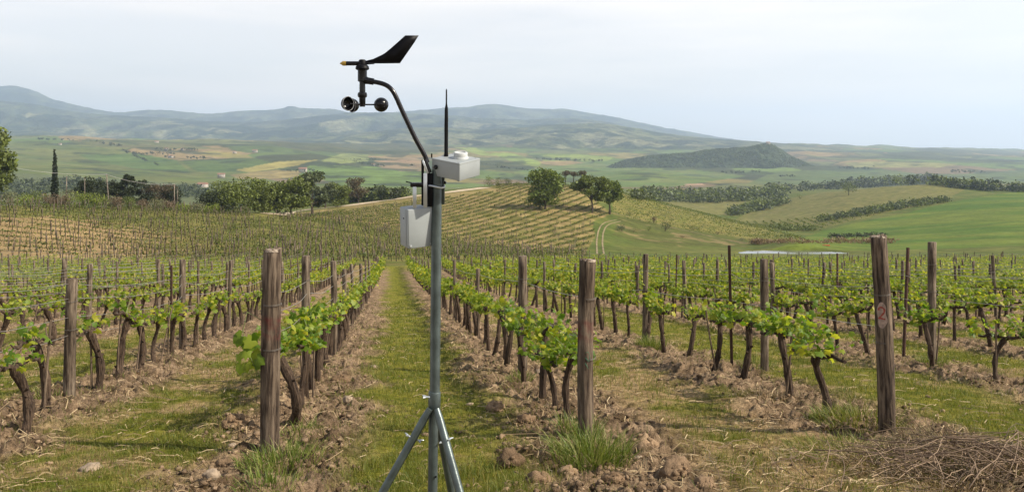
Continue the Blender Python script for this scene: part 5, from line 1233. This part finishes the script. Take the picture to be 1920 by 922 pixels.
# clods
ICO_V = []; 
def ico(sub=1):
    import bmesh
    bm = bmesh.new(); bmesh.ops.create_icosphere(bm, subdivisions=sub, radius=1); V = np.array([v.co[:] for v in bm.verts]); Fc = np.array([[v.index for v in f.verts] for f in bm.faces]); bm.free(); return V, Fc
I1, IF1 = ico(1); I2, IF2 = ico(2); I3, IF3 = ico(3)
def clods(n, y0, y1, s0, s1, wf, seed, Vb, Fb, cA, cB):
    rg = np.random.default_rng(seed); x, y = scatter(n, y0, y1, 1.35); m = RNG.random(n) < wf(x, y); x, y = x[m], y[m]; n = len(x)
    s = s0 * (s1 / s0) ** (rg.random(n) ** 2.2); k = len(Vb); d = 1 + rg.normal(0, .30, (n, k, 1)); sc = rg.uniform(.45, 1.4, (n, 1, 3)) * [1, 1, .7]
    V = Vb[None] * d * sc * s[:, None, None]; q = rg.uniform(0, 6.28, n); c_, s_ = np.cos(q)[:, None], np.sin(q)[:, None]
    V = np.stack([V[..., 0] * c_ - V[..., 1] * s_, V[..., 0] * s_ + V[..., 1] * c_, V[..., 2]], -1); V += np.stack([x, y, H(x, y) + s * .25], 1)[:, None]
    t = rg.random((n, 1, 1)); C = np.broadcast_to(A(cA) * (1 - t) + A(cB) * t, (n, k, 3)).reshape(-1, 3)
    return V.reshape(-1, 3), (Fb[None] + (np.arange(n) * k)[:, None, None]).reshape(-1, 3), C
V, Ft, C = clods(70000, 3.8, 30, .005, .034, lambda x, y: np.clip(soilw(x, y) * 1.0 + .03, 0, 1) * sstep(.32, .6, fbm(x * 1.3, y * 1.3, 221, 3)), 5, I1, IF1, (0.09, 0.060, 0.035), (0.31, 0.22, 0.138))
tag(link('earth_clods', mesh_np('earth_clods', V, Ft, M_clod, False, C)), 'small crumbled brown clods along the tilled strips', 'clods', kind='stuff')
def lump(name, label, cat, px, py, wpx, hpx, mat, seed, col, group=None, rough=.13, crumbs=0):
    Y = (HC * F) / max(py - 487, 20); x = (px - 960) / F * Y; rg = np.random.default_rng(seed); W2, H2 = wpx / F * Y / 2, hpx / F * Y; PV, PF, PC, off = [], [], [], 0
    parts = [(0, 0, 0, W2, H2 * .62)]
    for i in range(crumbs):
        q = rg.uniform(0, 6.28); r_ = W2 * math.sqrt(rg.random()) * 1.05; s_ = W2 * rg.uniform(.05, .26); parts.append((r_ * math.cos(q), r_ * math.sin(q) * .8, H2 * .5 * (1 - (r_ / W2) ** 2) * rg.uniform(.3, 1.2), s_, s_ * .8))
    for j, (ox, oy, oz, sx, sz) in enumerate(parts):
        V0, F0 = (I3, IF3) if j == 0 else (I1, IF1); sd_ = seed * 31 + j
        f = 1 + rough * 3.6 * (fbm(V0[:, 0] * 1.6 + sd_ % 97 + V0[:, 2] * .7, V0[:, 1] * 1.6 + V0[:, 2] * 1.3, sd_, 5, .7) - .5) + rg.normal(0, rough * (.3 if j == 0 else .95), len(V0))
        V = V0 * f[:, None] * [sx, sx * .8, sz] + [ox, oy, oz]; PV.append(V); PF.append(F0 + off); off += len(V); PC.append(np.tile(A(col) * rg.uniform(.7, 1.2), (len(V), 1)))
    V = np.concatenate(PV); V[:, 2] = np.maximum(V[:, 2], -H2 * .35)
    o = link(name, mesh_np(name, V, np.concatenate(PF), mat, not crumbs, np.concatenate(PC)), None, (x, Y, h1(x, Y) + H2 * .10), rg.uniform(0, .6)); tag(o, label, cat, group); return o
for i, (px, py, w, h, lab) in enumerate(((168, 880, 40, 17, 'pale flat stone in the left aisle near the lower left corner'), (652, 760, 17, 13, 'small pale stone beside the left row clods'), (436, 835, 18, 12, 'pale stone on the clods left of the stained end post'), (396, 900, 28, 24, 'pinkish stone among clods at the bottom left of centre'), (1012, 702, 16, 12, 'small white stone near the foot of the second right row post'), (880, 470 + 290, 14, 8, 'little stone right of the tripod'), (1196, 860, 18, 14, 'pointed pale stone right of the tall grass'), (556, 772, 12, 8, 'little grey stone behind the stained end post'), (700, 690, 12, 8, 'small grey stone on the left edge of the grass path'))):
    lump('stone', lab, 'stone', px, py, w, h * .8, M_stone, 500 + i, (0.4, 0.33, 0.25), None, .30)
for i, (px, py, w, h, lab) in enumerate(((1203, 838, 62, 42, 'big crumbly earth clod right of the tall grass'), (957, 875, 46, 34, 'grey brown rock like clod right of the tripod'), (1268, 884, 60, 40, 'dark earth clod at the bottom right of centre'), (1010, 905, 50, 30, 'light brown clod at the bottom edge right of the tripod'), (1320, 905, 46, 28, 'crumbled clod lower right beside the dark one'), (440, 800, 46, 30, 'brown clod left of the stained end post'), (430, 872, 44, 34, 'large clod below the stained end post'), (640, 716, 34, 20, 'tilled clod behind the stained end post'), (930, 770, 34, 22, 'brown clod on the right edge of the grass path'), (985, 800, 32, 22, 'loose clod between the path and the twine post'), (1066, 893, 34, 24, 'rounded clod left of the tall grass clump'), (1150, 905, 40, 22, 'flat clod below the tall grass clump'))):
    lump('earth_clod', lab, 'clod', px, py, w, h, M_clod, 520 + i, ((0.24, 0.165, 0.10), (0.19, 0.128, 0.076))[i % 2], None, .34, 110)

def grass_clump(label, px, py, R, n, h0, h1_, mat, seed, cat='grass clump', lean=.55, wd=.006):
    Y = HC * F / (py - 487); x0 = (px - 960) / F * Y; rg = np.random.default_rng(seed); z0 = h1(x0, Y)
    q = rg.uniform(0, 6.28, n); r_ = R * np.sqrt(rg.random(n)); bx, by = r_ * np.cos(q), r_ * np.sin(q); h = rg.uniform(h0, h1_, n) * (1.1 - .5 * r_ / R)
    lx = bx / R * lean * h + rg.normal(0, .3, n) * h; ly = by / R * lean * h + rg.normal(0, .3, n) * h; a_ = rg.uniform(0, 6.28, n); bz = H(x0 + bx, Y + by) - z0
    Vs = []
    for t, ww in ((0, 1), (.35, .95), (.7, .7), (1, .08)):
        cx = bx + lx * t ** 1.8; cy = by + ly * t ** 1.8; cz = bz - .02 + h * (t - .28 * t ** 3 * np.abs(lean))
        for s in (-1, 1): Vs.append(np.stack([cx + s * np.cos(a_) * wd / 2 * ww, cy + s * np.sin(a_) * wd / 2 * ww, cz], 1))
    V = np.stack(Vs, 1).reshape(-1, 3); o = np.arange(n)[:, None] * 8
    Fq = np.concatenate([o + np.array([[2 * i, 2 * i + 1, 2 * i + 3, 2 * i + 2]]) for i in range(3)])
    ob = link('grass_clump', mesh_np('grass_clump', V, Fq, mat), None, (x0, Y, z0)); tag(ob, label, cat); return ob
grass_clump('big tall green grass clump at the foot of the twine post', 1108, 862, .34, 900, .16, .42, M_tallgrass, 1)
grass_clump('thin grass growing against the foot of the twine post', 1085, 815, .22, 260, .15, .36, M_tallgrass, 2)
grass_clump('bright grass clump in front of the stained end post', 525, 872, .34, 620, .10, .28, M_tallgrass, 3)
grass_clump('low grass clump at the bottom edge left of the tripod', 505, 925, .24, 300, .08, .22, M_tallgrass, 4)
grass_clump('weeds at the foot of the bent grapevine', 1560, 785, .24, 420, .10, .28, M_tallgrass, 5)
grass_clump('pale dry grass left of the number 2 post foot', 1615, 800, .42, 620, .10, .34, M_grass, 6, lean=.9)
grass_clump('round green weed bush between the right rows', 1220, 650, .30, 620, .16, .38, M_tallgrass, 7)
grass_clump('dry bleached grass clump on the tilled strip at right', 1445, 745, .45, 520, .05, .18, M_straw, 8, lean=1.3)
grass_clump('grass around the wooden post right of the number 2 post', 1748, 685, .25, 300, .12, .3, M_tallgrass, 9)
grass_clump('green weeds behind the left row trunks by the left aisle', 605, 690, .2, 200, .05, .15, M_tallgrass, 10)
grass_clump('small grass tuft right of the stained end post foot', 560, 815, .24, 260, .06, .2, M_tallgrass, 11)
grass_clump('grass tuft under vines left of the rusty metal post', 1420, 690, .3, 300, .08, .26, M_tallgrass, 12)
grass_clump('grass tuft at the foot of the second right row post', 978, 712, .22, 220, .08, .24, M_tallgrass, 13)
grass_clump('green weeds at the far left between the vine trunks', 85, 745, .25, 220, .06, .22, M_tallgrass, 14)
# broad leaved shoot hanging from the stained end post
M_bl = M_leafo
bx_, by_ = -2.13 - .17, 6.95; root = empty('vine_shoot', (bx_, by_, h1(bx_, by_) + .98)); tag(root, 'drooping green vine shoot left of the stained end post', 'vine shoot')
b = MB(); b.tube([(.10, .1, .12), (-.01, .0, .22), (-.05, 0, .05), (.02, 0, -.18), (.08, 0, -.32)], [.004, .004, .004, .003, .002], 5); b.build('stem', M_stem, root)
rg = np.random.default_rng(3)
for i in range(15):
    o = link('leaf', leafme[i % 5], root); o.location = (rg.uniform(-.10, .10), rg.uniform(-.06, .05), rg.uniform(-.30, .06)); n_ = Vector((rg.normal(0, .4), -1, rg.uniform(0, .7))); o.rotation_mode = 'QUATERNION'
    o.rotation_quaternion = n_.to_track_quat('Z', 'Y') @ Quaternion((0, 0, 1), math.pi + rg.normal(0, .5)); o.scale = (rg.uniform(.055, .09),) * 3

# ------------------------------------------------------------------ brush pile of pruned canes, lower right
px0, Yb = 1868, 6.25; xb = (px0 - 960) / F * Yb; zb = h1(xb, Yb)
pile = empty('brush_pile', (xb, Yb, zb)); tag(pile, 'heap of pruned vine canes and dry stems in the lower right corner', 'brush pile')
rg = np.random.default_rng(12)
def heap(x, y): return .30 * (fbm(x * 3.1 + 7, y * 4.3 + 3, 401, 3, .6) - .18).clip(0) * np.exp(-((x / .62) ** 2 + (y / .38) ** 2)) + .10 * np.exp(-(((x + .75) / .5) ** 2 + (y / .4) ** 2))
def cane(r0, L, dirq, x0, y0, z_, arch):
    t = np.linspace(-.5, .5, 7); x = x0 + np.cos(dirq) * L * t; y = y0 + np.sin(dirq) * L * t
    x = x + .06 * L * np.sin(4 * t + x0 * 9); zz = np.maximum(heap(x, y) * z_ + .01, (H(xb + x, Yb + y) - zb) + .005) + arch * (.25 - t * t)
    return np.stack([x, y, zz], 1), r0 * (1.1 - .5 * (t + .5))
b = MB()
for i in range(300):
    P_, R_ = cane(rg.uniform(.0018, .004), rg.uniform(.15, .6), rg.uniform(0, 3.14), rg.normal(-.2, .66), rg.normal(0, .26), rg.uniform(0, 1.05), rg.uniform(-.1, .30)); P_ += np.cumsum(rg.normal(0, .012, P_.shape), 0); P_[:, 2] = np.maximum(P_[:, 2], -.03 - SLOPE * P_[:, 1]); b.tube(P_, R_, 4, cap=False)
tag(b.build('twigs', M_cane, pile), kind='stuff')
for i in range(30):
    P_, R_ = cane(rg.uniform(.003, .0058), rg.uniform(.6, 1.5), rg.normal(-.25, .5), rg.normal(.2, .42), rg.normal(.02, .18), rg.uniform(.7, 1.12), rg.uniform(.0, .34)); P_ += np.cumsum(rg.normal(0, .016, P_.shape), 0); b = MB(); b.tube(P_, R_, 5); b.build('cane', M_cane, pile)
grass_clump('bleached dry grass heaped left of the brush pile', 1690, 870, .5, 700, .08, .26, M_straw, 31, lean=1.2)
grass_clump('mixed green and dry grass between number 2 post and brush pile', 1590, 850, .55, 800, .06, .22, M_grass, 32, lean=1.1)
grass_clump('dry grass at the bottom right edge under the canes', 1800, 915, .5, 700, .05, .2, M_straw, 33, lean=1.2)
grass_clump('dead grass woven through the heap of canes', 1835, 868, .75, 1500, .08, .30, M_deadgrass, 34, lean=1.0)

# red and white kayak like spot by the pond
x, y, z = ground_at(1552, 462, 100); M_red = mat_simple('red_plastic', (0.55, 0.06, 0.03), 0.4)
r = empty('rowing_boat', (x, y + 1.0, max(z, POND[4]) + .02), .1); r.scale = (.6, .6, .6); tag(r, 'small red boat lying at the far pond edge', 'boat')
q = np.linspace(-1, 1, 11); b = MB(); sec = []
for t in q: 
    w_ = .42 * (1 - abs(t) ** 2.4) + .02; sec.append([(t * 1.5, -w_, .34 + .12 * t * t), (t * 1.5, -w_ * .6, .05), (t * 1.5, w_ * .6, .05), (t * 1.5, w_, .34 + .12 * t * t), (t * 1.5, w_ * .8, .32 + .12 * t * t), (t * 1.5, 0, .12), (t * 1.5, -w_ * .8, .32 + .12 * t * t)])
b.add(np.array(sec).reshape(-1, 3), [(i * 7 + j, i * 7 + (j + 1) % 7, (i + 1) * 7 + (j + 1) % 7, (i + 1) * 7 + j) for i in range(10) for j in range(7)]); b.build('hull', M_red, r, True)
b = MB(); b.box(0, 0, .27, .22, .66, .03, 0); b.build('seat', M_whitep, r)

# ------------------------------------------------------------------ air: even haze round everything
m, t, o = nt('haze_air'); pv = nd(t, 'ShaderNodeVolumePrincipled', Density=1.25e-4); pv.inputs['Color'].default_value = (0.63, 0.79, 1.0, 1); pv.inputs['Anisotropy'].default_value = 0.25
t.links.new(pv.outputs[0], o.inputs['Volume'])
b = MB(); b.box(0, 0, 0, 2, 2, 2); hz = b.build('haze', m); hz.scale = (22000, 7600, 520); hz.location = (0, 7520, 340)
tag(hz, 'pale blue haze filling the valley air', 'haze', kind='stuff')
hz.display_type = 'WIRE'
print('TRIS', sum(sum(len(p.vertices) - 2 for p in me.polygons) if len(me.polygons) < 3000 else len(me.loops) - 2 * len(me.polygons) for me in bpy.data.meshes), 'OBJ', len(bpy.data.objects))
